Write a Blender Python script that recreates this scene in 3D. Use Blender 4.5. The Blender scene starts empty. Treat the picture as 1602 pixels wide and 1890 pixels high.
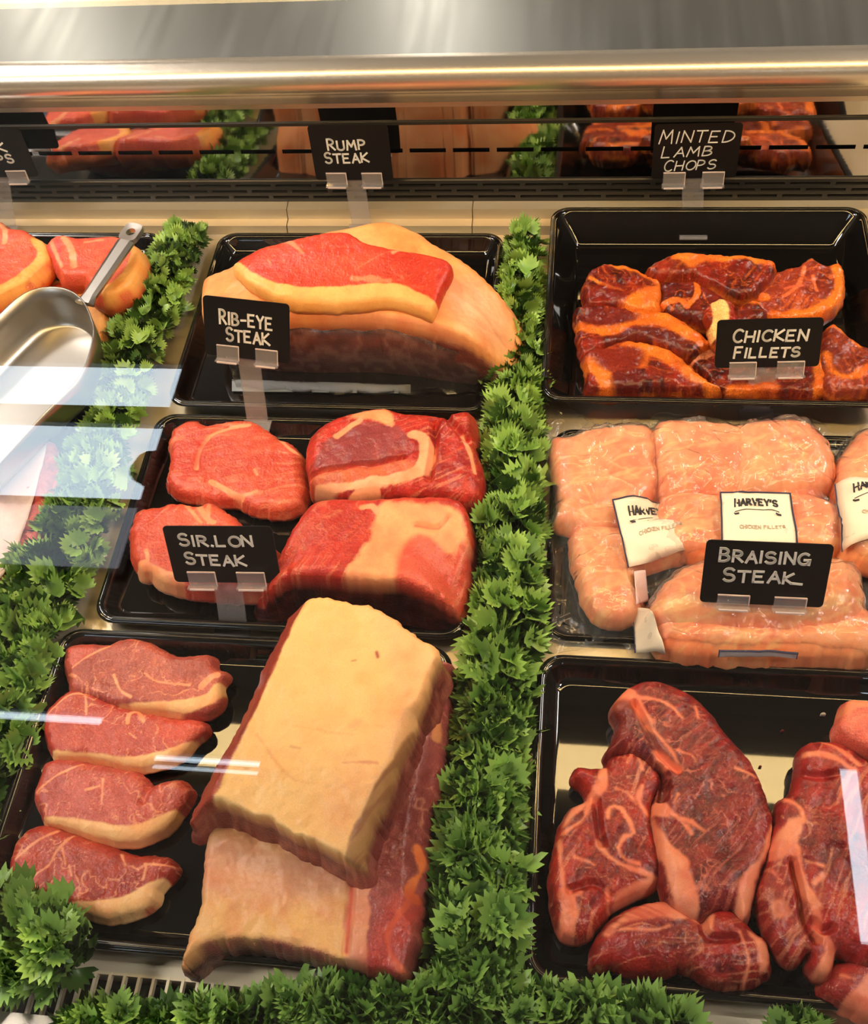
import bpy, math, random
import numpy as np

C = bpy.context.scene.collection
SC = bpy.context.scene

# ------------------------------------------------------------------ camera
F_PX, CX, CY, CAM_H = 2000.0, 801.0, 945.0, 0.878      # image taken as 1602 x 1890
_Y = np.array([350., -2830., F_PX]); _Y /= np.linalg.norm(_Y)
_X = np.array([15700., 545., -F_PX]); _X -= _X.dot(_Y) * _Y; _X /= np.linalg.norm(_X)
_Z = np.cross(_X, _Y)
ROT = np.stack([_X, _Y, _Z])                              # camera axes (right, down, forward) -> world
from mathutils import Matrix, Vector
cam = bpy.data.cameras.new('camera')
cam.sensor_fit = 'HORIZONTAL'; cam.sensor_width = 36.0
cam.lens = 36.0 * F_PX / 1602.0
cam.clip_start = 0.01; cam.clip_end = 50
cam_o = bpy.data.objects.new('camera', cam); C.objects.link(cam_o)
cam_o.matrix_world = Matrix(((ROT[0,0], -ROT[0,1], -ROT[0,2], 0), (ROT[1,0], -ROT[1,1], -ROT[1,2], 0),
                             (ROT[2,0], -ROT[2,1], -ROT[2,2], CAM_H), (0, 0, 0, 1)))
SC.camera = cam_o

# ------------------------------------------------------------------ world, lights, exposure
W = bpy.data.worlds.new('world'); SC.world = W; W.use_nodes = True
W.node_tree.nodes['Background'].inputs[0].default_value = (0.75, 0.85, 1.0, 1)
W.node_tree.nodes['Background'].inputs[1].default_value = 0.4
LAMP_POWER = 20.0            # radiance of the warm strip lamp over the counter
WINDOW_POWER = 10.0           # daylight in the shop windows
CEIL_FILL_POWER = 43.0             # unseen ceiling panels added as fill light
SC.view_settings.view_transform = 'Standard'; SC.view_settings.look = 'None'
SC.view_settings.exposure = 0.08; SC.view_settings.gamma = 1.0; SC.view_settings.use_curve_mapping = False
try:
    SC.cycles.use_denoising = True
    SC.cycles.transparent_max_bounces = 24
    SC.cycles.max_bounces = 8; SC.cycles.diffuse_bounces = 3; SC.cycles.glossy_bounces = 4
    SC.cycles.caustics_reflective = False; SC.cycles.caustics_refractive = False
    SC.cycles.sample_clamp_indirect = 6.0
except Exception:
    pass

random.seed(7); RNG = np.random.default_rng(7)
PI = math.pi

def ray(px, py):
    return ROT @ np.array([px - CX, py - CY, F_PX])
def P(px, py, z=0.0):
    """where the photograph's pixel meets the level plane at height z"""
    d = ray(px, py); t = (z - CAM_H) / d[2]
    return np.array([0, 0, CAM_H]) + d * t
def Qy(px, py, y0, slope=0.0):
    """where it meets the upright plane y = y0 + slope * z"""
    d = ray(px, py); t = (y0 + slope * CAM_H) / (d[1] - slope * d[2])
    return np.array([0, 0, CAM_H]) + d * t
def CR(ox, oy, s, pts):
    return [(ox + s * p[0], oy + s * p[1]) + tuple(p[2:]) for p in pts]
def lin(c):
    c = np.asarray(c, float) / 255.0
    return np.where(c <= 0.04045, c / 12.92, ((c + 0.055) / 1.055) ** 2.4)

# ------------------------------------------------------------------ noise
_T = np.random.default_rng(3).random((256, 256))
def vnoise(x, y, seed=0):
    x = x + seed * 17.31; y = y + seed * 9.77
    xi = np.floor(x).astype(int); yi = np.floor(y).astype(int)
    fx = x - xi; fy = y - yi
    fx = fx * fx * (3 - 2 * fx); fy = fy * fy * (3 - 2 * fy)
    g = lambda a, b: _T[a & 255, b & 255]
    return (g(xi, yi) * (1 - fx) + g(xi + 1, yi) * fx) * (1 - fy) + (g(xi, yi + 1) * (1 - fx) + g(xi + 1, yi + 1) * fx) * fy
def fbm(x, y, seed=0, o=4):
    s = 0; a = 0.5; n = 0
    for k in range(o):
        s = s + a * vnoise(x * 2 ** k, y * 2 ** k, seed + k * 3); n += a; a *= 0.5
    return s / n
def ridge(x, y, seed=0):
    return 1 - np.abs(2 * fbm(x, y, seed, 3) - 1)
def sstep(a, b, x):
    t = np.clip((x - a) / (b - a), 0, 1); return t * t * (3 - 2 * t)

# ------------------------------------------------------------------ materials
MATS = {}
def nodes(name):
    m = bpy.data.materials.new(name); m.use_nodes = True; MATS[name] = m
    return m, m.node_tree, m.node_tree.nodes['Principled BSDF']
def bump(nt, b, scale, strength, dist=0.001, detail=3, coord='Object', stretch=None):
    tc = nt.nodes.new('ShaderNodeTexCoord'); n = nt.nodes.new('ShaderNodeTexNoise'); bp = nt.nodes.new('ShaderNodeBump')
    n.inputs['Scale'].default_value = scale; n.inputs['Detail'].default_value = detail
    if stretch:
        mp = nt.nodes.new('ShaderNodeMapping'); mp.inputs['Scale'].default_value = stretch
        nt.links.new(tc.outputs[coord], mp.inputs[0]); nt.links.new(mp.outputs[0], n.inputs['Vector'])
    else:
        nt.links.new(tc.outputs[coord], n.inputs['Vector'])
    bp.inputs['Strength'].default_value = strength; bp.inputs['Distance'].default_value = dist
    nt.links.new(n.outputs[0], bp.inputs['Height'])
    if b is not None: nt.links.new(bp.outputs[0], b.inputs['Normal'])
    return bp, n
def plain(name, col, rough=0.5, metal=0.0, spec=0.5, bmp=None):
    m, nt, b = nodes(name)
    b.inputs['Base Color'].default_value = (*lin(col), 1); b.inputs['Roughness'].default_value = rough
    b.inputs['Metallic'].default_value = metal; b.inputs['Specular IOR Level'].default_value = spec
    if bmp: bump(nt, b, *bmp)
    return m
def emit(name, col, power):
    m, nt, b = nodes(name)
    e = nt.nodes.new('ShaderNodeEmission'); e.inputs[0].default_value = (*col, 1); e.inputs[1].default_value = power
    nt.links.new(e.outputs[0], nt.nodes['Material Output'].inputs[0]); return m
def meat_mat(name, rough=0.31, spec=0.5, fine=420, bstr=0.8, grain=1.0):
    m, nt, b = nodes(name)
    a = nt.nodes.new('ShaderNodeAttribute'); a.attribute_name = 'col'
    bp, n = bump(nt, b, fine, bstr, 0.0011, 3)
    n2 = nt.nodes.new('ShaderNodeTexNoise'); n2.inputs['Scale'].default_value = 900; n2.inputs['Detail'].default_value = 2
    tc = nt.nodes.new('ShaderNodeTexCoord'); nt.links.new(tc.outputs['Object'], n2.inputs['Vector'])
    mr = nt.nodes.new('ShaderNodeMapRange'); mr.inputs[1].default_value = 0.3; mr.inputs[2].default_value = 0.7
    mr.inputs[3].default_value = 1 - .24*grain; mr.inputs[4].default_value = 1 + .24*grain
    nt.links.new(n2.outputs[0], mr.inputs[0])
    mx = nt.nodes.new('ShaderNodeVectorMath'); mx.operation = 'SCALE'
    nt.links.new(a.outputs['Color'], mx.inputs[0]); nt.links.new(mr.outputs[0], mx.inputs['Scale'])
    nt.links.new(mx.outputs[0], b.inputs['Base Color'])
    b.inputs['Roughness'].default_value = rough; b.inputs['Specular IOR Level'].default_value = spec
    return m
def clear_mat(name, rough, tint, white=0.0, wcol=(0.9, 0.92, 0.95), ior=1.45, wrinkle=None, boost=1.0):
    """clear sheet: sees through, mirrors by fresnel, a trace of milky scatter"""
    m, nt, b = nodes(name)
    nt.nodes.remove(b)
    out = nt.nodes['Material Output']
    tr = nt.nodes.new('ShaderNodeBsdfTransparent'); tr.inputs[0].default_value = (*tint, 1)
    gl = nt.nodes.new('ShaderNodeBsdfGlossy'); gl.inputs['Roughness'].default_value = rough
    fr = nt.nodes.new('ShaderNodeFresnel')               # thin sheet: the same outside-air fresnel on both of its faces
    ge = nt.nodes.new('ShaderNodeNewGeometry'); mxi = nt.nodes.new('ShaderNodeMix')
    mxi.inputs[2].default_value = ior; mxi.inputs[3].default_value = 1.0 / ior
    nt.links.new(ge.outputs['Backfacing'], mxi.inputs[0]); nt.links.new(mxi.outputs[0], fr.inputs[0])
    mi = nt.nodes.new('ShaderNodeMixShader')
    if wrinkle:
        bp, n = bump(nt, None, *wrinkle)
        nt.links.new(bp.outputs[0], gl.inputs['Normal']); nt.links.new(bp.outputs[0], fr.inputs['Normal'])
    if boost != 1.0:
        mu = nt.nodes.new('ShaderNodeMath'); mu.operation = 'MULTIPLY'; mu.inputs[1].default_value = boost; mu.use_clamp = True
        nt.links.new(fr.outputs[0], mu.inputs[0]); nt.links.new(mu.outputs[0], mi.inputs[0])
    else:
        nt.links.new(fr.outputs[0], mi.inputs[0])
    src = tr
    if white > 0:
        df = nt.nodes.new('ShaderNodeBsdfDiffuse'); df.inputs[0].default_value = (*wcol, 1)
        m2 = nt.nodes.new('ShaderNodeMixShader'); m2.inputs[0].default_value = white
        nt.links.new(tr.outputs[0], m2.inputs[1]); nt.links.new(df.outputs[0], m2.inputs[2]); src = m2
    nt.links.new(src.outputs[0], mi.inputs[1]); nt.links.new(gl.outputs[0], mi.inputs[2])
    nt.links.new(mi.outputs[0], out.inputs[0])
    return m

M_tray = plain('black_tray_plastic', (15, 13, 12), 0.03, 0, 0.75)
M_meat = meat_mat('raw_meat')
M_glaze = meat_mat('glazed_meat', 0.30, 0.5, 260, 1.0, 1.5)
M_fat = meat_mat('meat_fat', 0.42, 0.4, 200, 0.4, 0.25)
M_chick = meat_mat('raw_chicken', 0.35, 0.4, 160, 0.3, 0.2)
M_film = clear_mat('cling_film', 0.15, (0.975, 0.965, 0.955), 0.06, wrinkle=(42, 0.7, 0.008, 4), boost=1.5)
M_wrap = clear_mat('meat_wrap_film', 0.13, (0.96, 0.94, 0.93), 0.02, wrinkle=(45, 0.4, 0.004, 3, 'Object', (0.35, 1, 1)))
M_glass = clear_mat('counter_glass', 0.0, (0.985, 0.99, 0.988), 0.0, ior=1.5)
M_acryl = clear_mat('clear_acrylic', 0.05, (0.93, 0.92, 0.93), 0.16, (0.85, 0.80, 0.80))
M_acryl_glint = plain('acrylic_edge_glint', (225, 205, 200), 0.15)  # pale strips paint in the light that clip edges catch
M_card = plain('black_sign_card', (17, 15, 15), 0.5, 0, 0.3)
M_chalk = plain('white_chalk_ink', (238, 236, 232), 0.8)
M_paper = plain('cream_label_paper', (250, 232, 208), 0.6)
M_ink = plain('black_label_ink', (45, 40, 42), 0.7)
M_navy = plain('navy_label_ink', (45, 45, 75), 0.7)
M_alu = plain('cast_aluminium', (184, 178, 170), 0.36, 1.0, 0.5, (60, 0.08, 0.001))
M_black = plain('vent_black_plastic', (48, 46, 44), 0.35)
M_void = plain('vent_inside', (8, 7, 7), 0.9)
M_grille = plain('cream_grille_metal', (238, 222, 190), 0.4, 0.2)
M_bone = plain('bone', (240, 205, 150), 0.5)

def steel(name, col, rough, stretch, streak=0.25, bstr=0.05):
    m, nt, b = nodes(name)
    tc = nt.nodes.new('ShaderNodeTexCoord'); mp = nt.nodes.new('ShaderNodeMapping'); mp.inputs['Scale'].default_value = stretch
    n = nt.nodes.new('ShaderNodeTexNoise'); n.inputs['Scale'].default_value = 1; n.inputs['Detail'].default_value = 4
    nt.links.new(tc.outputs['Object'], mp.inputs[0]); nt.links.new(mp.outputs[0], n.inputs['Vector'])
    mr = nt.nodes.new('ShaderNodeMapRange'); mr.inputs[1].default_value = 0.3; mr.inputs[2].default_value = 0.7
    mr.inputs[3].default_value = rough * (1 - streak); mr.inputs[4].default_value = rough * (1 + streak)
    nt.links.new(n.outputs[0], mr.inputs[0]); nt.links.new(mr.outputs[0], b.inputs['Roughness'])
    bp = nt.nodes.new('ShaderNodeBump'); bp.inputs['Strength'].default_value = bstr; bp.inputs['Distance'].default_value = 0.001
    nt.links.new(n.outputs[0], bp.inputs['Height']); nt.links.new(bp.outputs[0], b.inputs['Normal'])
    b.inputs['Base Color'].default_value = (*lin(col), 1); b.inputs['Metallic'].default_value = 1.0
    return m
M_deck = plain('brushed_deck_steel', (236, 218, 186), 0.34, 0.55, 0.5)
M_mirror = steel('polished_back_steel', (206, 198, 190), 0.045, (3, 3, 200), 0.3, 0.02)
M_top = steel('worktop_steel', (206, 205, 198), 0.33, (60, 4, 4), 0.12, 0.0)
M_rim = plain('worktop_rim_steel', (226, 214, 198), 0.27, 0.85, 0.5)

def leaf_mat(name, c0, c1):
    m, nt, b = nodes(name)
    oi = nt.nodes.new('ShaderNodeObjectInfo'); a = nt.nodes.new('ShaderNodeAttribute'); a.attribute_name = 'col'
    ad = nt.nodes.new('ShaderNodeMath'); ad.operation = 'MULTIPLY_ADD'; ad.inputs[1].default_value = 0.55
    nt.links.new(oi.outputs['Random'], ad.inputs[0])
    sp = nt.nodes.new('ShaderNodeSeparateColor'); nt.links.new(a.outputs['Color'], sp.inputs[0])
    mu = nt.nodes.new('ShaderNodeMath'); mu.operation = 'MULTIPLY'; mu.inputs[1].default_value = 0.55
    nt.links.new(sp.outputs[0], mu.inputs[0]); nt.links.new(mu.outputs[0], ad.inputs[2])
    mx = nt.nodes.new('ShaderNodeMix'); mx.data_type = 'RGBA'
    mx.inputs[6].default_value = (*lin(c0), 1); mx.inputs[7].default_value = (*lin(c1), 1)
    nt.links.new(ad.outputs[0], mx.inputs[0]); nt.links.new(mx.outputs[2], b.inputs['Base Color'])
    b.inputs['Roughness'].default_value = 0.38; b.inputs['Specular IOR Level'].default_value = 0.45
    return m
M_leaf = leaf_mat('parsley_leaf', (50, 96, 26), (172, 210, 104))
M_leafdark = leaf_mat('parsley_inner_shaded', (20, 46, 11), (84, 128, 44))  # darker copy of the leaf colour: shade between leaves painted in

# ------------------------------------------------------------------ object helpers
def mesh(name, verts, faces, mat=None, col=None, smooth=True):
    me = bpy.data.meshes.new(name)
    me.from_pydata([tuple(map(float, v)) for v in verts], [], [tuple(int(i) for i in f) for f in faces])
    if mat: me.materials.append(mat)
    if col is not None:
        at = me.color_attributes.new('col', 'FLOAT_COLOR', 'POINT')
        buf = np.ones((len(verts), 4), np.float32); buf[:, :3] = col
        at.data.foreach_set('color', buf.ravel())
    if smooth: me.polygons.foreach_set('use_smooth', np.ones(len(me.polygons), bool))
    me.update(); return me
def put(name, me, parent=None, loc=(0, 0, 0)):
    o = bpy.data.objects.new(name, me); C.objects.link(o)
    if parent is not None: o.parent = parent
    o.location = loc; return o
def thing(name, label, cat, loc=(0, 0, 0), group=None):
    o = bpy.data.objects.new(name, None); C.objects.link(o); o.location = tuple(loc)
    o.empty_display_size = 0.02
    o['label'] = label; o['category'] = cat
    if group: o['group'] = group
    return o
def struct(o):
    o['kind'] = 'structure'; return o

def worigin(o):
    w = np.zeros(3)
    while o is not None: w += np.array(o.location); o = o.parent
    return w

class MB:
    def __init__(s): s.v = []; s.f = []
    def add(s, v, f):
        n = len(s.v); s.v += [tuple(p) for p in v]; s.f += [tuple(i + n for i in q) for q in f]; return s
    def box(s, x0, x1, y0, y1, z0, z1):
        v = [(x0,y0,z0),(x1,y0,z0),(x1,y1,z0),(x0,y1,z0),(x0,y0,z1),(x1,y0,z1),(x1,y1,z1),(x0,y1,z1)]
        return s.add(v, [(3,2,1,0),(4,5,6,7),(0,1,5,4),(1,2,6,5),(2,3,7,6),(3,0,4,7)])
    def obox(s, c, ex, ey, ez, hx, hy, hz):
        c, ex, ey, ez = map(np.asarray, (c, ex, ey, ez)); v = []
        for k in (-1, 1):
            for (i, j) in ((-1,-1),(1,-1),(1,1),(-1,1)): v.append(c + ex*hx*i + ey*hy*j + ez*hz*k)
        return s.add(v, [(3,2,1,0),(4,5,6,7),(0,1,5,4),(1,2,6,5),(2,3,7,6),(3,0,4,7)])
    def loft(s, rings, closed=True, cap0=False, cap1=False):
        n = len(s.v); m = len(rings[0])
        for r in rings: s.v += [tuple(p) for p in r]
        for a in range(len(rings) - 1):
            for i in range(m if closed else m - 1):
                j = (i + 1) % m
                s.f.append((n + a*m + i, n + a*m + j, n + (a+1)*m + j, n + (a+1)*m + i))
        if cap0: s.f.append(tuple(n + i for i in reversed(range(m))))
        if cap1: s.f.append(tuple(n + (len(rings)-1)*m + i for i in range(m)))
        return s
    def build(s, name, mat, parent=None, loc=(0,0,0), smooth=False):
        v = np.array(s.v) - (np.array(loc) if parent is None else worigin(parent))
        return put(name, mesh(name, v, s.f, mat, smooth=smooth), parent, loc if parent is None else (0,0,0))
def bevel(o, w=0.001, seg=2):
    md = o.modifiers.new('bevel', 'BEVEL'); md.width = w; md.segments = seg; md.limit_method = 'ANGLE'; return o

# ------------------------------------------------------------------ the shop around the counter
RX0, RX1, RY0, RY1, RZ0, RZ1 = -3.2, 3.2, -1.9, 3.2, -0.76, 2.94
M_floor = plain('floor_vinyl', (96, 88, 80), 0.6, 0, 0.3, (30, 0.1, 0.002))
M_wall = plain('wall_paint', (118, 112, 104), 0.8, 0, 0.2, (60, 0.1, 0.002))
M_ceil = plain('ceiling_paint', (120, 112, 100), 0.9, 0, 0.2, (60, 0.1, 0.002))
M_void_ = plain('dark_fitting', (14, 13, 13), 0.8)
M_frame = plain('window_frame_paint', (70, 72, 74), 0.5, 0, 0.4)
M_day = emit('daylight_pane', (0.74, 0.88, 1.0), WINDOW_POWER)
M_daydim = emit('shaded_pane', (0.80, 0.88, 1.0), WINDOW_POWER * 0.16)
M_fill_panel = emit('ceiling_fill_glow', (1.0, 0.93, 0.86), CEIL_FILL_POWER)
t = 0.1
struct(MB().box(RX0, RX1, RY0, RY1, RZ0 - t, RZ0).build('floor', M_floor))
struct(MB().box(RX0, RX1, RY0, RY1, RZ1, RZ1 + t).build('ceiling', M_ceil))
struct(MB().box(RX0 - t, RX0, RY0, RY1, RZ0, RZ1).build('wall_left', M_wall))
struct(MB().box(RX1, RX1 + t, RY0, RY1, RZ0, RZ1).build('wall_right', M_wall))
struct(MB().box(RX0, RX1, RY1, RY1 + t, RZ0, RZ1).build('wall_back', M_wall))
struct(MB().box(RX0, RX1, RY0 - t, RY0, RZ0, RZ1).build('wall_front', M_wall))
def window(n, x0, x1, z0, z1, mat, bars=(), fw=0.03):
    """lit shop window in the wall behind the customer"""
    o = MB()
    o.box(x0 - fw, x1 + fw, RY0, RY0 + .03, z0 - fw, z0); o.box(x0 - fw, x1 + fw, RY0, RY0 + .03, z1, z1 + fw)
    o.box(x0 - fw, x0, RY0, RY0 + .03, z0, z1); o.box(x1, x1 + fw, RY0, RY0 + .03, z0, z1)
    edges = [z0]
    for (a, b) in bars: o.box(x0, x1, RY0, RY0 + .03, a, b); edges += [a, b]
    edges.append(z1)
    w = struct(o.build('window_%d' % n, M_frame))
    for k in range(0, len(edges), 2):
        m = mat[k // 2] if isinstance(mat, list) else mat
        MB().box(x0, x1, RY0, RY0 + .008, edges[k], edges[k+1]).build('pane', m, w)
    return w
window(1, -2.7, -1.437, 1.66, 2.55, [M_daydim, M_day, M_day], ((1.915, 1.935), (2.262, 2.345)), 0.02)
window(2, 0.735, 0.785, 0.68, 1.135, M_day, (), 0.01)
window(3, -1.68, -1.34, 1.125, 1.155, M_day, (), 0.01)
window(4, -1.16, -0.845, 1.005, 1.050, M_day, ((1.02, 1.028),), 0.01)
for (x, y, w_) in ((-2.4, 0.1, 'nearest the window on the side of the pork chops'), (-2.4, 1.1, 'in the middle on the side of the pork chops'), (-2.4, 2.1, 'nearest the staff wall on the side of the pork chops'), (2.4, 0.1, 'nearest the window on the side of the chicken'), (2.4, 1.1, 'in the middle on the side of the chicken'), (2.4, 2.1, 'nearest the staff wall on the side of the chicken')):
    ct = thing('ceiling_fill_light', 'unseen flat square fill light added to the ceiling ' + w_, 'light', (x, y, RZ1), 'added ceiling fill panels')  # fill lights added out of view to even the light on the deck
    MB().box(x-.32, x+.32, y-.32, y+.32, RZ1-.03, RZ1-.001).build('frame', M_frame, ct)
    MB().box(x-.29, x+.29, y-.29, y+.29, RZ1-.036, RZ1-.03).build('diffuser', M_fill_panel, ct)
# dark rounded fitting at the window's edge: the glass mirrors it as a black blob
wf = thing('wall_fitting', 'dark rounded fitting at the edge of the shop window, mirrored black in the glass', 'fitting', (-1.385, RY0 + .10, 2.01))
o = MB(); rings_ = []
for i in range(9):
    th = PI*i/8; rings_.append([(-1.385 + .078*math.sin(th)*math.cos(a)*(1 + .10*math.cos(6*a)), RY0 + .10 + .06*math.sin(th)*math.sin(a), 2.01 + .066*math.cos(th)) for a in np.linspace(0, 2*PI, 33)[:-1]])
o.loft(rings_); o.build('housing', M_void_, wf, smooth=True)
MB().box(-1.405, -1.365, RY0 + .002, RY0 + .06, 1.99, 2.03).build('bracket', M_frame, wf)
# two upright light fittings on the wall behind the staff, mirrored in the steel worktop
M_tube = emit('wall_tube_glow', (1.0, 0.93, 0.82), 7.0)
for k, x in enumerate((-1.72, -0.47)):
    wl = thing('wall_light', ('tall tube light on the left of the wall behind the counter', 'tall tube light on the middle of the wall behind the counter')[k], 'light', (x, RY1, 1.0), 'wall tube lights')
    MB().box(x-.06, x+.06, RY1-.03, RY1-.001, .5, 2.3).build('backplate', M_frame, wl)
    MB().box(x-.045, x+.045, RY1-.06, RY1-.03, .53, 2.27).build('diffuser', M_tube, wl)

# ------------------------------------------------------------------ the refrigerated counter
BX0, BX1 = -1.1, 0.95
counter = thing('display_counter', 'refrigerated steel and glass meat display counter with slotted back panel', 'counter', (0, 0.6, RZ0))
DF, DR = 0.169, 1.040
MB().box(BX0, BX1, 0.112, 1.66, RZ0, -0.05).build('cabinet', M_rim, counter)
MB().box(BX0, BX1, DF, DR, -0.05, 0.0).build('deck', M_deck, counter)
# rear step of the deck, in three lengths
def step_part(xa, xb):
    o = MB(); y = [DR, DR + .002, DR + .014, DR + .016, 1.074]; z = [0.0, .012, .013, .026, .027]
    for i in range(len(y) - 1):
        o.add([(xa, y[i], z[i]), (xb, y[i], z[i]), (xb, y[i+1], z[i+1]), (xa, y[i+1], z[i+1])], [(0, 1, 2, 3)])
    o.box(xa, xb, DR + .016, 1.074, -.05, .0262)
    return o.build('rear_step', M_deck, counter)
for a, b in ((BX0, -.363), (-.3625, -.132), (-.1315, BX1)): step_part(a + .0005, b)
# panels with real slots
def slotted(name, y, zb, zt, slots, mat, xa=BX0, xb=BX1, lean=0.0):
    """slots: rows of (z0, z1, pitch, gap, phase)"""
    o = MB(); z = zb
    for (s0, s1, pitch, gap, ph) in slots:
        o.box(xa, xb, y, y + .004, z, s0)
        x = xa - pitch + ph % pitch
        while x < xb:
            a = max(x, xa); b = min(x + gap, xb)
            if b > a: o.box(a, b, y, y + .004, s0, s1)
            x += pitch
        z = s1
    o.box(xa, xb, y, y + .004, z, zt)
    o.v = [(a, b + (c - zb)*lean, c) for (a, b, c) in o.v]
    return o.build(name, mat, counter)
YB = 1.074; LEAN = math.tan(math.radians(9))
MB().box(BX0, BX1, YB + .03, YB + .06, -.05, .19).build('duct', M_void, counter)
slotted('air_vent', YB - .004, .027, .0570, ((.0315, .0355, .0510, .006, 0), (.0400, .0440, .0510, .006, .025), (.0485, .0525, .0510, .006, .006)), M_black)
slotted('mirror_panel', YB, .0575, .130, ((.0905, .0955, .0515, .0085, .012),), M_mirror, lean=LEAN)
MB().box(BX0, BX1, YB + .002, YB + .016, .130, .134).build('panel_lip', M_black, counter)
MB().box(BX0, BX1, YB + .004, YB + .016, .1345, .160).build('upper_strip', M_mirror, counter)
MB().box(BX0, BX1, YB - .008, YB + .008, .160, .166).build('strip_ledge', M_deck, counter)
# worktop with its rolled front edge
o = MB()
YT, ZT, RR = 1.030, 0.232, 0.021
prof = [(YT + .045, ZT - .058), (YT + .030, ZT - .0565), (YT + .012, ZT - .050)]
for k in range(13):
    a = PI * 1.30 - (PI * 0.80) * k / 12.0
    prof.append((YT + RR + RR * math.cos(a), ZT - RR + RR * math.sin(a)))
prof += [(YT + RR + .004, ZT - .0004)]
n0 = len(prof)
rings = [[(x, y, z) for (y, z) in prof] for x in (BX0, BX1)]
o.v = rings[0] + rings[1]; o.f = [(i, i + 1, n0 + i + 1, n0 + i) for i in range(n0 - 1)]
o.build('rolled_edge', M_rim, counter, smooth=True)
MB().box(BX0, BX1, YT + RR + .004, 1.70, ZT - .012, ZT - .0005).build('worktop', M_top, counter)
# front air grille, front rail, glass, lamp
MB().box(BX0, BX1, .128, DF, -.05, -.03).build('grille_well', M_void, counter)
MB().box(BX0, BX1, DF - .002, DF + .008, -.006, .0035).build('grille_edge', M_grille, counter)
bar = mesh('grille_bar', *(lambda b: (b.v, b.f))(MB().box(-.0011, .0011, .132, DF, -.002, .004)), M_grille, smooth=False)
for k in range(84):
    put('grille_bar', bar, counter, (-.64 + k * .0118 - counter.location.x, -counter.location.y, -counter.location.z))
MB().box(BX0, BX1, .104, .1325, -.05, .012).build('front_rail', M_rim, counter)
g = MB(); a0, a1 = np.array([.108, .033 - .018]), np.array([.650, .575 - .018]); nn = np.array([-.7071, .7071]) * .006
sec = [a0, a1, a1 + nn, a0 + nn]
g.add([(BX0, *p) for p in sec] + [(BX1, *p) for p in sec], [(0,1,5,4),(1,2,6,5),(2,3,7,6),(3,0,4,7),(3,2,1,0),(4,5,6,7)])
g.build('front_glass', M_glass, counter)
M_lamp = emit('strip_lamp_glow', (1.0, 0.67, 0.28), LAMP_POWER)
lamp = MB().box(BX0, BX1, .545, .715, .622, .66).build('lamp_canopy', M_frame, counter)
MB().box(BX0 + .1, BX1 - .1, .583, .645, .606, .622).build('lamp_diffuser', M_lamp, lamp)
for x in (BX0 + .02, BX1 - .02):
    MB().box(x - .02, x + .02, .64, .70, .0, .63).build('canopy_post', M_rim, counter)

# ------------------------------------------------------------------ trays
def rrect(x0, x1, y0, y1, r, z, n=7):
    pts = []
    for (cx, cy, a0) in ((x1 - r, y1 - r, 0), (x0 + r, y1 - r, PI/2), (x0 + r, y0 + r, PI), (x1 - r, y0 + r, 1.5*PI)):
        for k in range(n + 1):
            a = a0 + PI/2 * k / n; pts.append((cx + r*math.cos(a), cy + r*math.sin(a), z))
    return pts
def tray(x0, x1, y0, y1, rim, label, wall=.016, rad=.022):
    tr = thing('meat_tray', label, 'tray', ((x0+x1)/2, (y0+y1)/2, 0.0), 'black display trays')
    o = MB()
    R = lambda i, z: rrect(x0+i, x1-i, y0+i, y1-i, max(rad - i*.6, .006), z)
    w = wall
    o.loft([R(w+.004, .0012), R(w, .0012), R(.006, rim-.004), R(.001, rim-.004), R(0, rim-.0025), R(.0006, rim-.0008), R(.002, rim), R(.0055, rim), R(.0075, rim-.001), R(.009, rim-.004), R(w-.001, .0075), R(w+.002, .0046), R(w+.005, .004), R(w+.0058, .004), R(w+.0075, .004)], cap0=True, cap1=True)
    o.build('tray_body', M_tray, tr, smooth=True)
    rimo = MB(); rimo.loft([R(.0025, rim+.0001), R(.0030, rim+.0007), R(.0048, rim+.0007), R(.0052, rim+.0001)])
    rimo.build('rim', M_tray, tr, smooth=True)
    return tr
tray(-.440, -.090, .738, 1.019, .022, 'black plastic tray under the big wrapped rump joint')
tray(-.036, .322, .742, 1.046, .038, 'deep black plastic tray holding the orange marinated chops', .030)
tray(-.446, -.091, .470, .728, .020, 'black plastic tray of thick round steaks and two red joints')
tray(-.022, .330, .480, .728, .010, 'black plastic tray mostly hidden under the bagged chicken')
tray(-.470, -.100, .181, .461, .022, 'black plastic tray of four fat-edged steaks and two cream-topped joints')
tray(-.025, .335, .184, .459, .022, 'black plastic tray of dark red braising cuts')
tray(-.890, -.511, .757, 1.019, .022, 'black plastic tray of pale pork chops with a scoop in it')
tray(-.900, -.512, .498, .728, .022, 'black plastic tray beyond the parsley at the left edge')

# ------------------------------------------------------------------ slabs of meat
RED, DRED, PINK, FAT, CREAM, ORANGE = (205, 66, 46), (138, 36, 30), (226, 112, 84), (246, 190, 128), (250, 206, 142), (232, 120, 40)
def spline(pts, step, closed=True):
    p = np.asarray(pts, float); n = len(p); out = []
    rng_ = range(n) if closed else range(n - 1)
    for i in rng_:
        if closed: a, b, c, d = p[i-1], p[i], p[(i+1) % n], p[(i+2) % n]
        else: a, b, c, d = p[max(i-1, 0)], p[i], p[i+1], p[min(i+2, n-1)]
        m = max(2, int(np.linalg.norm((c - b)[:2]) / step))
        t = np.linspace(0, 1, m, endpoint=False)[:, None]
        out.append(0.5 * ((2*b) + (-a + c)*t + (2*a - 5*b + 4*c - d)*t*t + (-a + 3*b - 3*c + d)*t**3))
    if not closed: out.append(p[-1:])
    return np.concatenate(out)
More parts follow.
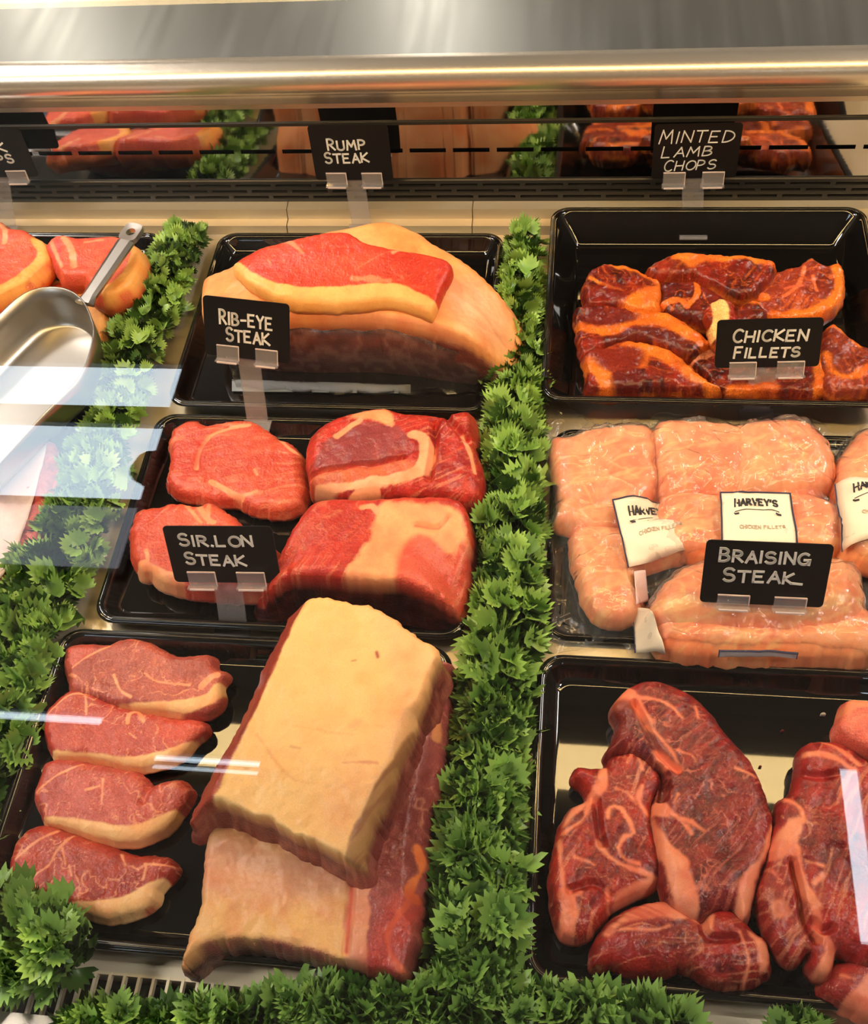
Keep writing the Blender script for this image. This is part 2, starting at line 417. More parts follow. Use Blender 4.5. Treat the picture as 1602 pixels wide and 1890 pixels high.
def segdist(x, y, poly, closed):
    """distance to a polyline, fraction along it, nearest point"""
    a = poly[:, :2]; b = np.roll(a, -1, 0) if closed else a[1:]
    if not closed: a = a[:-1]
    best = np.full(x.shape, 1e9); fr = np.zeros(x.shape); nx = np.zeros(x.shape); ny = np.zeros(x.shape)
    m = len(a)
    for i in range(m):
        dx, dy = b[i] - a[i]; L = dx*dx + dy*dy + 1e-18
        t = np.clip(((x - a[i,0])*dx + (y - a[i,1])*dy) / L, 0, 1)
        qx = a[i,0] + t*dx; qy = a[i,1] + t*dy
        d = (x - qx)**2 + (y - qy)**2
        k = d < best
        best = np.where(k, d, best); fr = np.where(k, (i + t) / m, fr); nx = np.where(k, qx, nx); ny = np.where(k, qy, ny)
    return np.sqrt(best), fr, nx, ny
def inside(x, y, poly):
    c = np.zeros(x.shape, bool); a = poly; b = np.roll(poly, -1, 0)
    for i in range(len(a)):
        x1, y1 = a[i, :2]; x2, y2 = b[i, :2]
        if y1 == y2: continue
        k = ((y1 > y) != (y2 > y)) & (x < (x2 - x1) * (y - y1) / (y2 - y1) + x1)
        c ^= k
    return c
def islands(F, idx, n):
    """face indices split into connected pieces"""
    if len(idx) == 0: return []
    f = F[idx]; lab = np.arange(n)
    while True:
        m = lab[f].min(1); old = lab.copy()
        for j in range(f.shape[1]): np.minimum.at(lab, f[:, j], m)
        lab = lab[lab]
        if (lab == old).all(): break
    fl = lab[f[:, 0]]
    return [idx[fl == v] for v in np.unique(fl)]
class Slab:
    """a cut lying at height z0, h thick, whose upper outline is given (px, py[, z]);
    feats: dicts k(kind) p(points) w(half width, m) and c(colour) / dz(height) / e(edge softness) / n(edge noise)"""
    def __init__(s, outline, z0, h, r=None, cell=.0013, feats=(), meat=(RED, DRED), marb=0.25, marb_scale=70, fiber=None,
                 marbcol=(240, 150, 110), wall=None, jag=.0010, bumpy=.0015, bscale=28, bulge=.003, under=.004, seed=1, blotch=.6, nwall=5, ztop=None, wallcls=None, zbase=None, front=False):
        r = r or h * .45; cell *= .78
        z_e = z0 + h - r * .35
        pts = []
        for p in outline:
            z = p[2] if len(p) > 2 else z_e
            q = P(p[0], p[1], z); pts.append((q[0], q[1], z))
        has_z = any(len(p) > 2 for p in outline)
        ol = spline(pts, .003)
        # ragged natural outline
        tn = np.roll(ol[:, :2], -1, 0) - np.roll(ol[:, :2], 1, 0); tn /= np.linalg.norm(tn, axis=1)[:, None] + 1e-12
        nrm = np.stack([tn[:, 1], -tn[:, 0]], 1)
        ol[:, :2] += nrm * (((fbm(ol[:, 0]*120, ol[:, 1]*120, seed + 5) - .5) * 2.4 + (fbm(ol[:, 0]*420, ol[:, 1]*420, seed + 6, 2) - .5) * 1.3) * jag)[:, None]
        xmin, ymin = ol[:, :2].min(0); xmax, ymax = ol[:, :2].max(0)
        nx_, ny_ = int((xmax - xmin)/cell) + 3, int((ymax - ymin)/cell) + 3
        gx = xmin - cell + np.arange(nx_) * cell; gy = ymin - cell + np.arange(ny_) * cell
        X, Y = np.meshgrid(gx, gy, indexing='ij')
        cin = inside(X[:-1, :-1] + cell/2, Y[:-1, :-1] + cell/2, ol)
        use = np.zeros(X.shape, bool); cnt = np.zeros(X.shape, int)
        for (i, j) in ((0,0),(1,0),(1,1),(0,1)):
            use[i:nx_-1+i, j:ny_-1+j] |= cin; cnt[i:nx_-1+i, j:ny_-1+j] += cin
        bnd = use & (cnt < 4)
        idx = -np.ones(X.shape, int); idx[use] = np.arange(use.sum())
        x = X[use].copy(); y = Y[use].copy()
        d, fr, qx, qy = segdist(x, y, ol, True)
        bb = bnd[use]
        x[bb] = qx[bb]; y[bb] = qy[bb]; d[bb] = 0
        ii, jj = np.nonzero(cin)
        F = np.stack([idx[ii, jj], idx[ii+1, jj], idx[ii+1, jj+1], idx[ii, jj+1]], 1)
        # height
        if has_z:
            sub = ol[::3]; num = np.zeros(x.shape); den = np.zeros(x.shape)
            for q in sub:
                w = 1.0 / ((x - q[0])**2 + (y - q[1])**2 + 1e-5) ** 1.5
                num += w * q[2]; den += w
            top = num / den + r * .35
        else:
            top = np.full(x.shape, z0 + h)
        if ztop is not None: top = ztop(x, y, d, top)
        tt = np.clip(1 - d / r, 0, 1)
        z = top - r * (1 - np.sqrt(np.clip(1 - tt**2, 0, 1)))
        z += (fbm(x*bscale, y*bscale, seed) - .5) * 2 * bumpy * sstep(0, r, d)
        z += (fbm(x*160, y*160, seed+2) - .5) * .0011
        # colour
        lo, hi = lin(meat[1]), lin(meat[0])
        m = fbm(x*24, y*24, seed + 11, 4); m2 = fbm(x*150, y*150, seed + 13, 3)
        w = np.clip(.5 + (m - .5)*2.4*blotch + (m2 - .5)*1.1, 0, 1)
        if fiber:
            ca, sa = math.cos(fiber[0]), math.sin(fiber[0])
            u = x*ca + y*sa; v = -x*sa + y*ca
            wob = (fbm(x*18, y*18, seed+21) - .5) * .02
            fn = fbm(u*40, (v + wob)*fiber[1], seed + 23, 3)
            w = np.clip(w + (fn - .5) * fiber[2] * 1.5, 0, 1)
            streak = sstep(.60, .74, fbm(u*26, (v + wob)*fiber[1]*2.0, seed + 25, 2)) * sstep(.40, .60, fbm(x*22, y*22, seed + 27))
            z += (fn - .5) * .0012 * sstep(0, r, d)
        col = lo + (hi - lo) * w[:, None]
        if fiber: col += (lin(marbcol) - col) * (streak * .42)[:, None]
        if marb > 0:
            wx = x + (fbm(x*30, y*30, seed+31) - .5)*.03; wy = y + (fbm(x*30, y*30, seed+33) - .5)*.03
            rd = ridge(wx*marb_scale, wy*marb_scale, seed + 35); rd2 = ridge(wx*marb_scale*2.2, wy*marb_scale*2.2, seed + 41)
            mk = sstep(.93, .995, rd) * sstep(.35, .62, fbm(x*35, y*35, seed+37)) + .6*sstep(.94, .995, rd2) * sstep(.42, .6, fbm(x*50, y*50, seed+39))
            mk = np.clip(mk, 0, 1) * marb
            col += (lin(marbcol) - col) * mk[:, None]; z += mk * .0003
        cls = np.zeros(x.shape, int); s.names = ['muscle']
        for ft in feats:
            pp = []
            for p in ft['p']:
                q = P(p[0], p[1], (p[2] if len(p) > 2 else z0 + h)); pp.append((q[0], q[1], q[2]))
            closed = ft.get('area', False)
            pl = spline(pp, .004, closed)
            fd, ff, _, _ = segdist(x, y, pl, closed)
            if closed: fd = np.where(inside(x, y, pl), -fd, fd)
            nz = (fbm(x*ft.get('ns', 90), y*ft.get('ns', 90), seed + 51) - .5) * 2 * ft.get('n', .0012)
            hw = ft.get('w', 0.0)
            if isinstance(hw, (tuple, list)): hw = np.interp(ff, np.linspace(0, 1, len(hw)), hw)
            e = ft.get('e', .0012)
            wt = sstep(e, -e, fd + nz - hw)
            if 'c' in ft:
                c1 = lin(ft['c']); c2 = lin(ft.get('c2', tuple(np.asarray(ft['c']) * np.array([.93, .80, .74]))))
                mixw = np.clip((fbm(x*60, y*60, seed+61) - .35) * 2.2, 0, 1)
                fc = c1 + (c2 - c1) * (mixw * .8)[:, None]
                if 'streak' in ft:
                    ca, sa = math.cos(ft['streak']), math.sin(ft['streak'])
                    u = x*ca + y*sa; v = -x*sa + y*ca
                    st = sstep(.45, .7, fbm(u*25, v*420, seed + 71, 2)); c3 = lin(ft.get('c3', (200, 90, 60)))
                    fc = fc + (c3 - fc) * (st * .6)[:, None]
                a = ft.get('a', 1.0)
                col = col + (fc - col) * (wt * a)[:, None]
            if 'dz' in ft:
                soft = ft.get('soft', None)
                wz = wt if soft is None else sstep(hw + soft, 0, fd) if not closed else sstep(soft, -soft, fd)
                z += wz * ft['dz'] * (1 if ft.get('edge', False) else sstep(0, r*.5, d) if ft['dz'] > 0 else 1)
            if 'k' in ft:
                nm = ft['k']
                if nm not in s.names: s.names.append(nm)
                cls = np.where(wt > .5, s.names.index(nm), cls)
        # side wall, ring by ring from the boundary down
        E = np.concatenate([F[:, [0,1]], F[:, [1,2]], F[:, [2,3]], F[:, [3,0]]])
        key = E[:, 0].astype(np.int64) * (len(x) + 1) + E[:, 1]; rev = E[:, 1].astype(np.int64) * (len(x) + 1) + E[:, 0]
        be = E[~np.isin(key, rev)]
        bv = np.unique(be); pos = -np.ones(len(x), int); pos[bv] = np.arange(len(bv))
        nb = np.zeros((len(bv), 2))
        ed = np.stack([x[be[:,1]] - x[be[:,0]], y[be[:,1]] - y[be[:,0]]], 1); en = np.stack([ed[:,1], -ed[:,0]], 1)
        for k in (0, 1): np.add.at(nb, pos[be[:, k]], en)
        nb /= np.linalg.norm(nb, axis=1)[:, None] + 1e-12
        zb = z0 if zbase is None else zbase(x[bv], y[bv])
        V = [np.stack([x, y, z], 1)]; COL = [col]; FC = [F]; KF = [cls[F[:, 0]]]
        base = len(x); prev = bv.copy(); bc = cls[bv].copy(); bcol = col[bv].copy()
        if wallcls:
            if wallcls not in s.names: s.names.append(wallcls)
        for k in range(1, nwall + 1):
            tq = k / nwall
            zz = z[bv] + (zb - z[bv]) * tq
            off = bulge * math.sin(PI * min(tq*1.1, 1)) - under * tq**2
            if front: off = off + .035 * tq * np.clip(nb[:, 1], 0, 1)
            jx = (fbm(x[bv]*90 + k*.7, y[bv]*90, seed + 81) - .5) * .0016 * math.sin(PI * tq)
            xx = x[bv] + nb[:, 0] * (off + jx); yy = y[bv] + nb[:, 1] * (off + jx)
            if wall is None:
                cc = bcol * (.90 + .2 * fbm(x[bv]*80, y[bv]*80 + k*.6, seed + 83))[:, None]
            else:
                wl, wh = lin(wall[1]), lin(wall[0])
                ww = np.clip(.5 + (fbm((x[bv] + y[bv])*60, np.full(len(bv), k*.55), seed + 85) - .5)*2.2, 0, 1)
                cc = wl + (wh - wl) * ww[:, None]
                if len(wall) > 2: cc = cc + (lin(wall[2]) - cc) * (sstep(.80, .97, ridge(x[bv]*40 + y[bv]*20, np.full(len(bv), k*.45), seed + 87)) * .7)[:, None]
                if front:
                    mk = sstep(-.05, -.30, nb[:, 1])[:, None]; nf = np.clip(.5 + (fbm(x[bv]*35, y[bv]*35 + k*.35, seed + 91) - .5)*2, 0, 1)[:, None]
                    cc = (lo + (hi - lo)*nf)*(1 - mk) + cc*mk
                if k == 1: cc = (cc + bcol) / 2
            cur = base + np.arange(len(bv))
            V.append(np.stack([xx, yy, np.broadcast_to(zz, xx.shape)], 1)); COL.append(cc)
            pa, pb = pos[be[:, 0]], pos[be[:, 1]]
            FC.append(np.stack([prev[pb], prev[pa], cur[pa], cur[pb]], 1))
            KF.append(np.where((nb[pa, 1] < -.18) | (not front), s.names.index(wallcls), bc[pa]) if wallcls and k > 1 else bc[pa])
            prev = cur; base += len(bv)
        s.V = np.concatenate(V); s.col = np.clip(np.concatenate(COL), 0.001, 1); s.F = np.concatenate(FC); s.K = np.concatenate(KF)
        s.center = np.array([(xmin + xmax)/2, (ymin + ymax)/2, z0])
        s.x, s.y, s.z, s.d = x, y, z, d
    def build(s, name, label, cat, mats=None, group=None, parent=None, names=None):
        """an Empty with one mesh per tissue; or, under a parent, one mesh"""
        mats = mats or {}
        if parent is None:
            root = thing(name, label, cat, s.center, group)
        else: root = parent
        org = worigin(root)
        for k in range(1, len(s.names)):           # specks of a tissue too small to be a piece go back to the muscle
            for c in islands(s.F, np.nonzero(s.K == k)[0], len(s.V)):
                if len(c) < 14 and k != len(s.names) - 1: s.K[c] = 0
        ks = [(k, c) for k in range(len(s.names)) if (s.K == k).any() for c in ([np.nonzero(s.K == k)[0]] if k == 0 or s.names[k] == 'cut_face' else islands(s.F, np.nonzero(s.K == k)[0], len(s.V)))]
        for k, c in ks:
            f = s.F[c]; u, inv = np.unique(f, return_inverse=True)
            nm = (names or {}).get(s.names[k], s.names[k])
            mt = mats.get(s.names[k], mats.get('*', M_fat if 'fat' in s.names[k] else M_meat))
            put(nm, mesh(nm, s.V[u] - org, inv.reshape(f.shape), mt, s.col[u]), root)
        return root
def px(sc, v): return v
c2 = lambda p: CR(0, 1140, .3175, p)
c3 = lambda p: CR(300, 1080, .3967, p)
c1 = lambda p: CR(160, 730, .46816, p)
c4 = lambda p: CR(340, 380, .41823, p)
c5 = lambda p: CR(980, 380, .38826, p)
c7 = lambda p: CR(950, 1190, .40699, p)
c6 = lambda p: CR(980, 720, .38826, p)
ca = lambda p: CR(0, 380, .26217, p)
TZ = .0045
FATC, FATC2 = (250, 196, 132), (240, 160, 100)
def rim(p, w, **k): return dict(k='fat_rim', p=p, w=w, c=k.pop('c', FATC), c2=k.pop('c2', FATC2), n=.0018, e=.0012, **k)
def seam(p, w=.0009, **k): return dict(k='fat_seam', p=p, w=w, c=k.pop('c', (246, 160, 116)), n=.0009, e=.0007, **k)
def area(p, c, **k): return dict(p=p, area=True, c=c, n=k.pop('n', .003), e=k.pop('e', .004), **k)
def crease(p, w=.0012, dz=-.004, **k): return dict(p=p, w=w, dz=dz, soft=k.pop('soft', .004), **k)

# --- four striploin steaks, front left tray
ST = ((196, 84, 66), (160, 56, 46))
st1 = Slab(c2([(362,235),(395,165),(520,143),(640,152),(700,120),(820,122),(905,158),(985,203),(1060,218),(1180,207),(1238,222),(1258,285),(1312,310),(1322,345),(1285,385),(1298,450),(1270,520),(1180,560),(1040,555),(900,535),(760,515),(640,495),(500,450),(410,420),(385,330)]),
  TZ + .004, .020, cell=.0010, seed=11, meat=((196, 92, 72), (158, 64, 54)), marb=.85, marb_scale=80,
  feats=[rim(c2([(620,505),(760,515),(950,515),(1120,505),(1230,460),(1275,400)]), (.002,.0035,.005,.006,.006,.005)), area(c2([(380,180),(540,150),(520,230),(420,290),(390,260)]), (196,86,70), n=.002), seam(c2([(420,290),(520,220),(640,160)])), seam(c2([(660,330),(700,420),(760,460)])), seam(c2([(840,320),(920,370),(1100,390)])), seam(c2([(1170,400),(1220,350),(1260,330)]), .003), area(c2([(1000,230),(1230,230),(1250,300),(1130,350),(1010,330)]), (150,58,50), a=.5)])
st1.build('sirloin_steak', 'sirloin steak at the back of the row of four, top edge against the tray rim', 'steak', group='row of four fat-edged steaks')
st2 = Slab(c2([(250,655),(262,540),(330,470),(400,420),(500,420),(620,478),(740,525),(830,545),(930,560),(1040,585),(1130,580),(1190,610),(1205,655),(1150,700),(1110,735),(1060,790),(960,840),(820,872),(680,850),(520,815),(330,805),(275,745)]),
  TZ + .002, .020, cell=.0010, seed=12, meat=((206, 84, 66), (176, 56, 46)), marb=.85, marb_scale=80,
  feats=[rim(c2([(290,790),(450,810),(650,840),(800,850),(950,815),(1080,755),(1180,690)]), (.003,.005,.006,.007,.007,.006,.003)), seam(c2([(270,560),(400,450),(520,440)])), seam(c2([(495,460),(500,560)])), seam(c2([(740,610),(750,560),(800,540),(830,600)]), .0016), seam(c2([(750,670),(790,700)])), area(c2([(940,580),(1130,600),(1180,640),(1060,720),(930,700)]), (214,72,52), a=.6)])
st2.build('sirloin_steak', 'sirloin steak second from the back of the row of four', 'steak', group='row of four fat-edged steaks')
st3 = Slab(c2([(190,1020),(215,950),(250,850),(330,815),(480,830),(640,860),(760,880),(830,930),(880,970),(960,945),(1040,940),(1090,980),(1115,1010),(1080,1080),(1035,1140),(1005,1190),(930,1250),(800,1300),(690,1305),(520,1270),(400,1225),(260,1190),(225,1110)]),
  TZ + .001, .021, cell=.0010, seed=13, meat=((206, 88, 72), (172, 60, 52)), marb=.85, marb_scale=80,
  feats=[rim(c2([(245,1165),(420,1200),(560,1250),(720,1272),(850,1240),(1010,1150)]), (.002,.005,.008,.009,.009,.005)), seam(c2([(210,1010),(340,910),(480,850)])), seam(c2([(600,940),(590,1080)])), seam(c2([(500,1000),(580,980)])), crease(c2([(860,980),(830,1060)]))])
st3.build('sirloin_steak', 'sirloin steak third from the back, notched at its upper right', 'steak', group='row of four fat-edged steaks')
st4 = Slab(c2([(45,1480),(60,1370),(90,1290),(170,1220),(260,1200),(400,1240),(560,1300),(700,1350),(800,1380),(880,1375),(970,1390),(1025,1450),(960,1530),(915,1580),(900,1640),(820,1700),(700,1740),(590,1750),(470,1710),(330,1660),(200,1640),(90,1580)]),
  TZ, .023, cell=.0010, seed=14, meat=((200, 70, 48), (158, 44, 34)), marb=.85, marb_scale=80,
  feats=[rim(c2([(420,1680),(560,1705),(700,1680),(830,1620),(945,1530)]), (.004,.008,.009,.008,.004)), seam(c2([(420,1260),(330,1350),(280,1440),(180,1510),(170,1570)]), .0012), seam(c2([(360,1340),(380,1430)])), seam(c2([(400,1440),(415,1500)])), seam(c2([(90,1400),(210,1300),(330,1235)])), seam(c2([(840,1430),(1000,1440)])), seam(c2([(850,1440),(830,1520)])), seam(c2([(700,1370),(730,1440)]))])
st4.build('sirloin_steak', 'sirloin steak nearest the front of the row, beside the parsley clump', 'steak', group='row of four fat-edged steaks')

# --- two sirloin joints
j2 = Slab(c3([(1285,335),(1325,400),(1310,680),(1275,900),(1230,1050),(1222,1280),(1195,1480),(1165,1620),(1135,1790),(1105,1815),(960,1775),(800,1735),(600,1685),(400,1655),(250,1662),(150,1700),(80,1765),(110,1660),(175,1480),(205,1180),(330,900),(500,600),(640,330)]),
  TZ, .050, r=.007, cell=.0013, seed=21, meat=((180, 90, 84), (132, 52, 50)), marb=.5, marb_scale=55, bumpy=.004, bscale=45, jag=.002,
  marbcol=(228, 150, 120), wall=((96, 42, 38), (60, 24, 22), (150, 80, 66)), wallcls='cut_face', under=-.004,
  feats=[dict(k='fat_cap', **area(c3([(880,1250),(885,1400),(860,1560),(870,1735),(700,1690),(400,1640),(200,1660),(60,1800),(60,1640),(160,1480),(190,1180),(300,800),(900,800)]), (248,188,118), c2=(240,158,104), n=.003, e=.003)), area(c3([(190,1180),(880,1330),(880,1430),(600,1470),(170,1430)]), (228,160,136), a=.6, e=.012),
         dict(k='fat_seam', p=c3([(930,1260),(915,1400),(900,1560),(905,1740)]), w=(.008,.008,.009,.009), c=(240,160,120), c2=(228,130,100), n=.003), crease(c3([(880,1340),(872,1500),(850,1700)]), .0014, -.004, c=(216,90,60), n=.001),
         dict(k='fat_seam', p=c3([(1180,1200),(1195,1300),(1140,1420),(1170,1440)]), w=.003, c=(240,130,70), n=.003), dict(k='fat_seam', p=c3([(1130,1480),(1050,1620),(1060,1720),(1110,1790)]), w=.0022, c=(240,130,90), n=.002), dict(k='fat_seam', p=c3([(1290,360),(1290,520),(1270,700)]), w=.003, c=(226,150,100), n=.003),
         dict(p=c3([(1130,1500),(1080,1600),(1010,1750)]), w=.014, c=(206,66,52), a=.6, e=.008), area(c3([(1150,690),(1230,760),(1150,920),(1070,980),(1090,800)]), (190,120,116), a=.5),
         dict(p=c3([(1340,400),(1320,700),(1240,1050),(1200,1480)]), w=.004, dz=-.014, soft=.014, edge=True)])
j2.build('sirloin_joint', 'long sirloin joint underneath, its ragged red side showing along the right', 'meat joint', mats={'cut_face': M_meat})
j1 = Slab(c3([(625,52),(700,54),(840,72),(1000,112),(1120,182),(1240,262),(1288,312),(1250,410),(1200,540),(1160,660),(1110,780),(1050,930),(985,1080),(945,1190),(918,1300),(840,1262),(700,1196),(560,1120),(430,1062),(300,1020),(190,1000),(92,1052),(150,930),(240,760),(330,600),(400,440),(460,300),(530,160),(570,85)]),
  .046, .056, r=.005, cell=.0012, seed=22, meat=((250, 198, 128), (240, 172, 102)), marb=.22, marb_scale=22, marbcol=(236,160,110), bumpy=.0035, bscale=30, blotch=.9, wall=((150, 66, 56), (112, 44, 40), (190, 110, 90)), wallcls='cut_face', under=-.007, bulge=.0, jag=.0024,
  feats=[dict(k='fat_cap', **area(c3([(-100,-100),(1500,-100),(1500,1500),(-100,1500)]), (250,197,127), c2=(246,182,112), n=0)),
         area(c3([(1000,110),(1290,310),(1200,540),(1100,760),(1010,700),(1100,420)]), (246,178,132), a=.55, e=.02), area(c3([(800,820),(1040,780),(980,1060),(860,1200),(740,1120)]), (244,176,126), a=.45, e=.02),
         dict(k='muscle', p=c3([(640,40),(555,180),(480,340),(395,520),(310,690),(225,850),(120,1040)]), w=(.006,.010,.011,.012,.012,.013,.015), c=(168,66,48), c2=(138,50,40), n=.002, e=.0015),
         dict(p=c3([(590,40),(500,180),(420,340),(340,520),(250,690),(160,850),(80,1040)]), w=.004, dz=-.022, soft=.018, edge=True),
         dict(k='fat_edge', p=c3([(1185,640),(1110,830),(1030,1000),(960,1160),(915,1300)]), w=(.003,.008,.011,.013,.012), c=(196,146,92), c2=(170,112,74), n=.0015, streak=1.1, c3=(150,90,60)),
         dict(p=c3([(1200,640),(1140,830),(1060,1000),(990,1160),(940,1300)]), w=.003, dz=-.016, soft=.016, edge=True),
         dict(p=c3([(820,830),(900,825),(1000,830)]), w=.0006, c=(216,130,96), n=.002, a=.7), dict(p=c3([(880,350),(896,346)]), w=.0009, c=(150,90,70)), dict(p=c3([(995,310),(1000,330)]), w=.0009, c=(170,80,60)), dict(p=c3([(600,755),(640,765)]), w=.0012, c=(206,140,96), a=.6), dict(p=c3([(880,660),(920,640)]), w=.002, c=(240,150,110), a=.5, e=.004),
         dict(p=c3([(560,650),(800,690),(900,700)]), w=.0008, c=(238,176,114), a=.7, n=.002), dict(p=c3([(440,700),(600,900),(760,920)]), w=.0008, c=(238,172,108), a=.6, n=.003)])
j1.build('sirloin_joint', 'broad sirloin joint with smooth cream fat top, lying across the other joint', 'meat joint', mats={'*': M_fat, 'cut_face': M_meat, 'muscle': M_meat})

# --- rib-eye tray
RE = ((226, 96, 68), (196, 64, 46))
re1 = Slab(c1([(320,180),(345,120),(430,92),(470,112),(560,96),(640,95),(700,120),(760,165),(820,195),(850,240),(860,300),(868,360),(850,425),(800,450),(740,458),(660,445),(590,415),(500,410),(400,390),(330,365),(312,330),(325,260)]),
  TZ, .026, cell=.0011, seed=31, meat=RE, marb=.35, fiber=(.2, 160, .5), jag=.0018, wall=((176, 60, 44), (150, 44, 34), (226, 140, 100)), wallcls=None,
  feats=[seam(c1([(430,285),(440,230),(480,165),(560,130),(640,115)]), .0024), seam(c1([(490,340),(560,375),(610,400)]), .0028), seam(c1([(560,385),(620,392),(670,378)]), .0018), seam(c1([(325,190),(345,170),(380,165)]), .003), seam(c1([(760,165),(800,210),(848,230)]), .002), area(c1([(330,140),(440,100),(470,170),(430,280),(330,260)]), (206,62,48), a=.6), seam(c1([(660,290),(672,310)]), .001), crease(c1([(440,290),(440,230),(480,165),(560,125)]), .001, -.002)])
re1.build('ribeye_steak', 'round red rib-eye steak lying whole at the back left of its tray', 'steak', group='two rib-eye steaks')
re2 = Slab(c1([(165,560),(175,490),(200,450),(290,430),(370,420),(440,428),(490,415),(560,460),(610,505),(700,560),(760,640),(755,720),(690,765),(600,775),(490,770),(400,760),(310,740),(250,700),(210,690),(180,640)]),
  TZ, .036, r=.012, cell=.0011, seed=32, meat=RE, marb=.35, fiber=(.9, 160, .5), jag=.0018, under=.010, bulge=.005,
  feats=[seam(c1([(215,690),(240,650),(235,610)]), .002), dict(k='fat_rim', p=c1([(215,680),(270,715),(340,735)]), w=.010, c=(244,170,120), c2=(230,130,90), n=.003), seam(c1([(440,430),(470,480),(500,500)]), .003), seam(c1([(480,430),(480,500)]), .002), seam(c1([(390,430),(450,500)]), .0016), dict(k='fat_rim', p=c1([(590,780),(690,770),(750,720)]), w=.006, c=(234,140,104), n=.003)])
re2.build('ribeye_steak', 'rib-eye steak at the front of its tray, half hidden behind the black sign', 'steak', group='two rib-eye steaks')
rj1 = Slab(c1([(858,215),(880,150),(950,95),(1050,60),(1160,40),(1250,60),(1380,70),(1430,84),(1480,62),(1530,75),(1540,130),(1532,190),(1556,260),(1566,330),(1545,390),(1490,412),(1400,392),(1280,392),(1120,392),(1040,402),(960,378),(880,350),(870,300)]),
  TZ, .055, r=.018, cell=.0012, seed=33, meat=((206, 54, 40), (150, 28, 24)), marb=.5, marb_scale=50, bumpy=.005, bscale=34, fiber=(.5, 300, .6),
  wall=((150, 34, 28), (96, 18, 16), (200, 110, 80)),
  feats=[area(c1([(925,205),(1000,150),(1090,110),(1180,105),(1245,140),(1262,210),(1180,250),(1040,275),(900,280)]), (146,58,60), c2=(170,70,66), e=.003), area(c1([(870,300),(1040,280),(1240,250),(1300,290),(1200,330),(1000,350),(900,345)]), (206,92,56), c2=(224,130,80), a=.8, streak=.1),
         dict(k='fat_cap', **area(c1([(1045,70),(1160,45),(1200,60),(1215,110),(1180,115),(1120,95),(1080,100)]), (244,164,112), n=.003, e=.002)), seam(c1([(1080,100),(1020,140),(985,165)]), .003), dict(k='fat_seam', p=c1([(1290,160),(1335,180),(1342,240),(1310,295),(1230,325),(1120,340),(1000,352),(890,352)]), w=(.006,.007,.007,.006,.006,.004,.004,.003), c=(246,172,128), n=.003),
         crease(c1([(880,300),(1040,280),(1250,245)]), .001, -.006), crease(c1([(1370,100),(1370,200),(1350,320)]), .002, -.008), dict(p=c1([(1510,110),(1450,110)]), w=.006, dz=.012, soft=.016), seam(c1([(1480,160),(1510,220),(1530,300)]), .002), seam(c1([(1020,400),(1060,375),(1140,365)]), .004), crease(c1([(1420,80),(1440,130),(1500,170)]), .001, -.006)])
rj1.build('ribeye_joint', 'dark red rib-eye joint with a purple eye, at the back right of its tray', 'meat joint')
rj2 = Slab(c1([(790,560,.070),(830,490,.072),(880,430,.072),(960,402,.072),(1100,405,.072),(1280,395,.072),(1420,395,.070),(1490,430,.066),(1512,520,.060),(1508,640,.052),(1500,760,.036),(1484,868,.026),(1440,835,.042),(1350,775,.062),(1240,732,.070),(1100,725,.074),(900,708,.074),(790,716,.068),(712,775,.046),(690,818,.026),(674,808,.024),(702,740,.044),(752,640,.062)]),
  TZ, .078, r=.010, cell=.0012, seed=34, meat=((214, 66, 46), (180, 42, 32)), marb=.3, marb_scale=45, bumpy=.003, fiber=(1.05, 260, .9), wall=((84, 12, 10), (46, 6, 6), (120, 46, 38)), wallcls='cut_face', under=-.008, nwall=8,  # wall colours darkened: the front face's shade is painted in
  feats=[dict(k='fat_cap', **area(c1([(1140,430),(1180,400),(1300,400),(1420,400),(1480,430),(1500,520),(1440,560),(1300,520),(1250,560),(1230,640),(1190,720),(1110,722),(1010,712),(1060,620),(1120,520)]), (246,172,118), c2=(238,140,98), n=.005, e=.003)), area(c1([(1250,560),(1330,510),(1400,560),(1450,640),(1440,760),(1330,740),(1220,700)]), (226,96,74), c2=(206,60,48), e=.006), area(c1([(1440,560),(1505,520),(1500,700),(1480,840),(1440,760)]), (222,90,72), a=.8, streak=1.3, c3=(246,160,130)),
         seam(c1([(1080,420),(1120,415),(1140,440)]), .003), crease(c1([(1290,480),(1380,480),(1420,440)]), .001, -.002, c=(220,110,80)), dict(k='fat_seam', p=c1([(690,790),(720,760),(760,730)]), w=.002, c=(230,140,110), n=.002)])
rj2.build('ribeye_joint', 'large rib-eye joint with pale fat top and cut front face darkened for shade, right of the sign', 'meat joint')

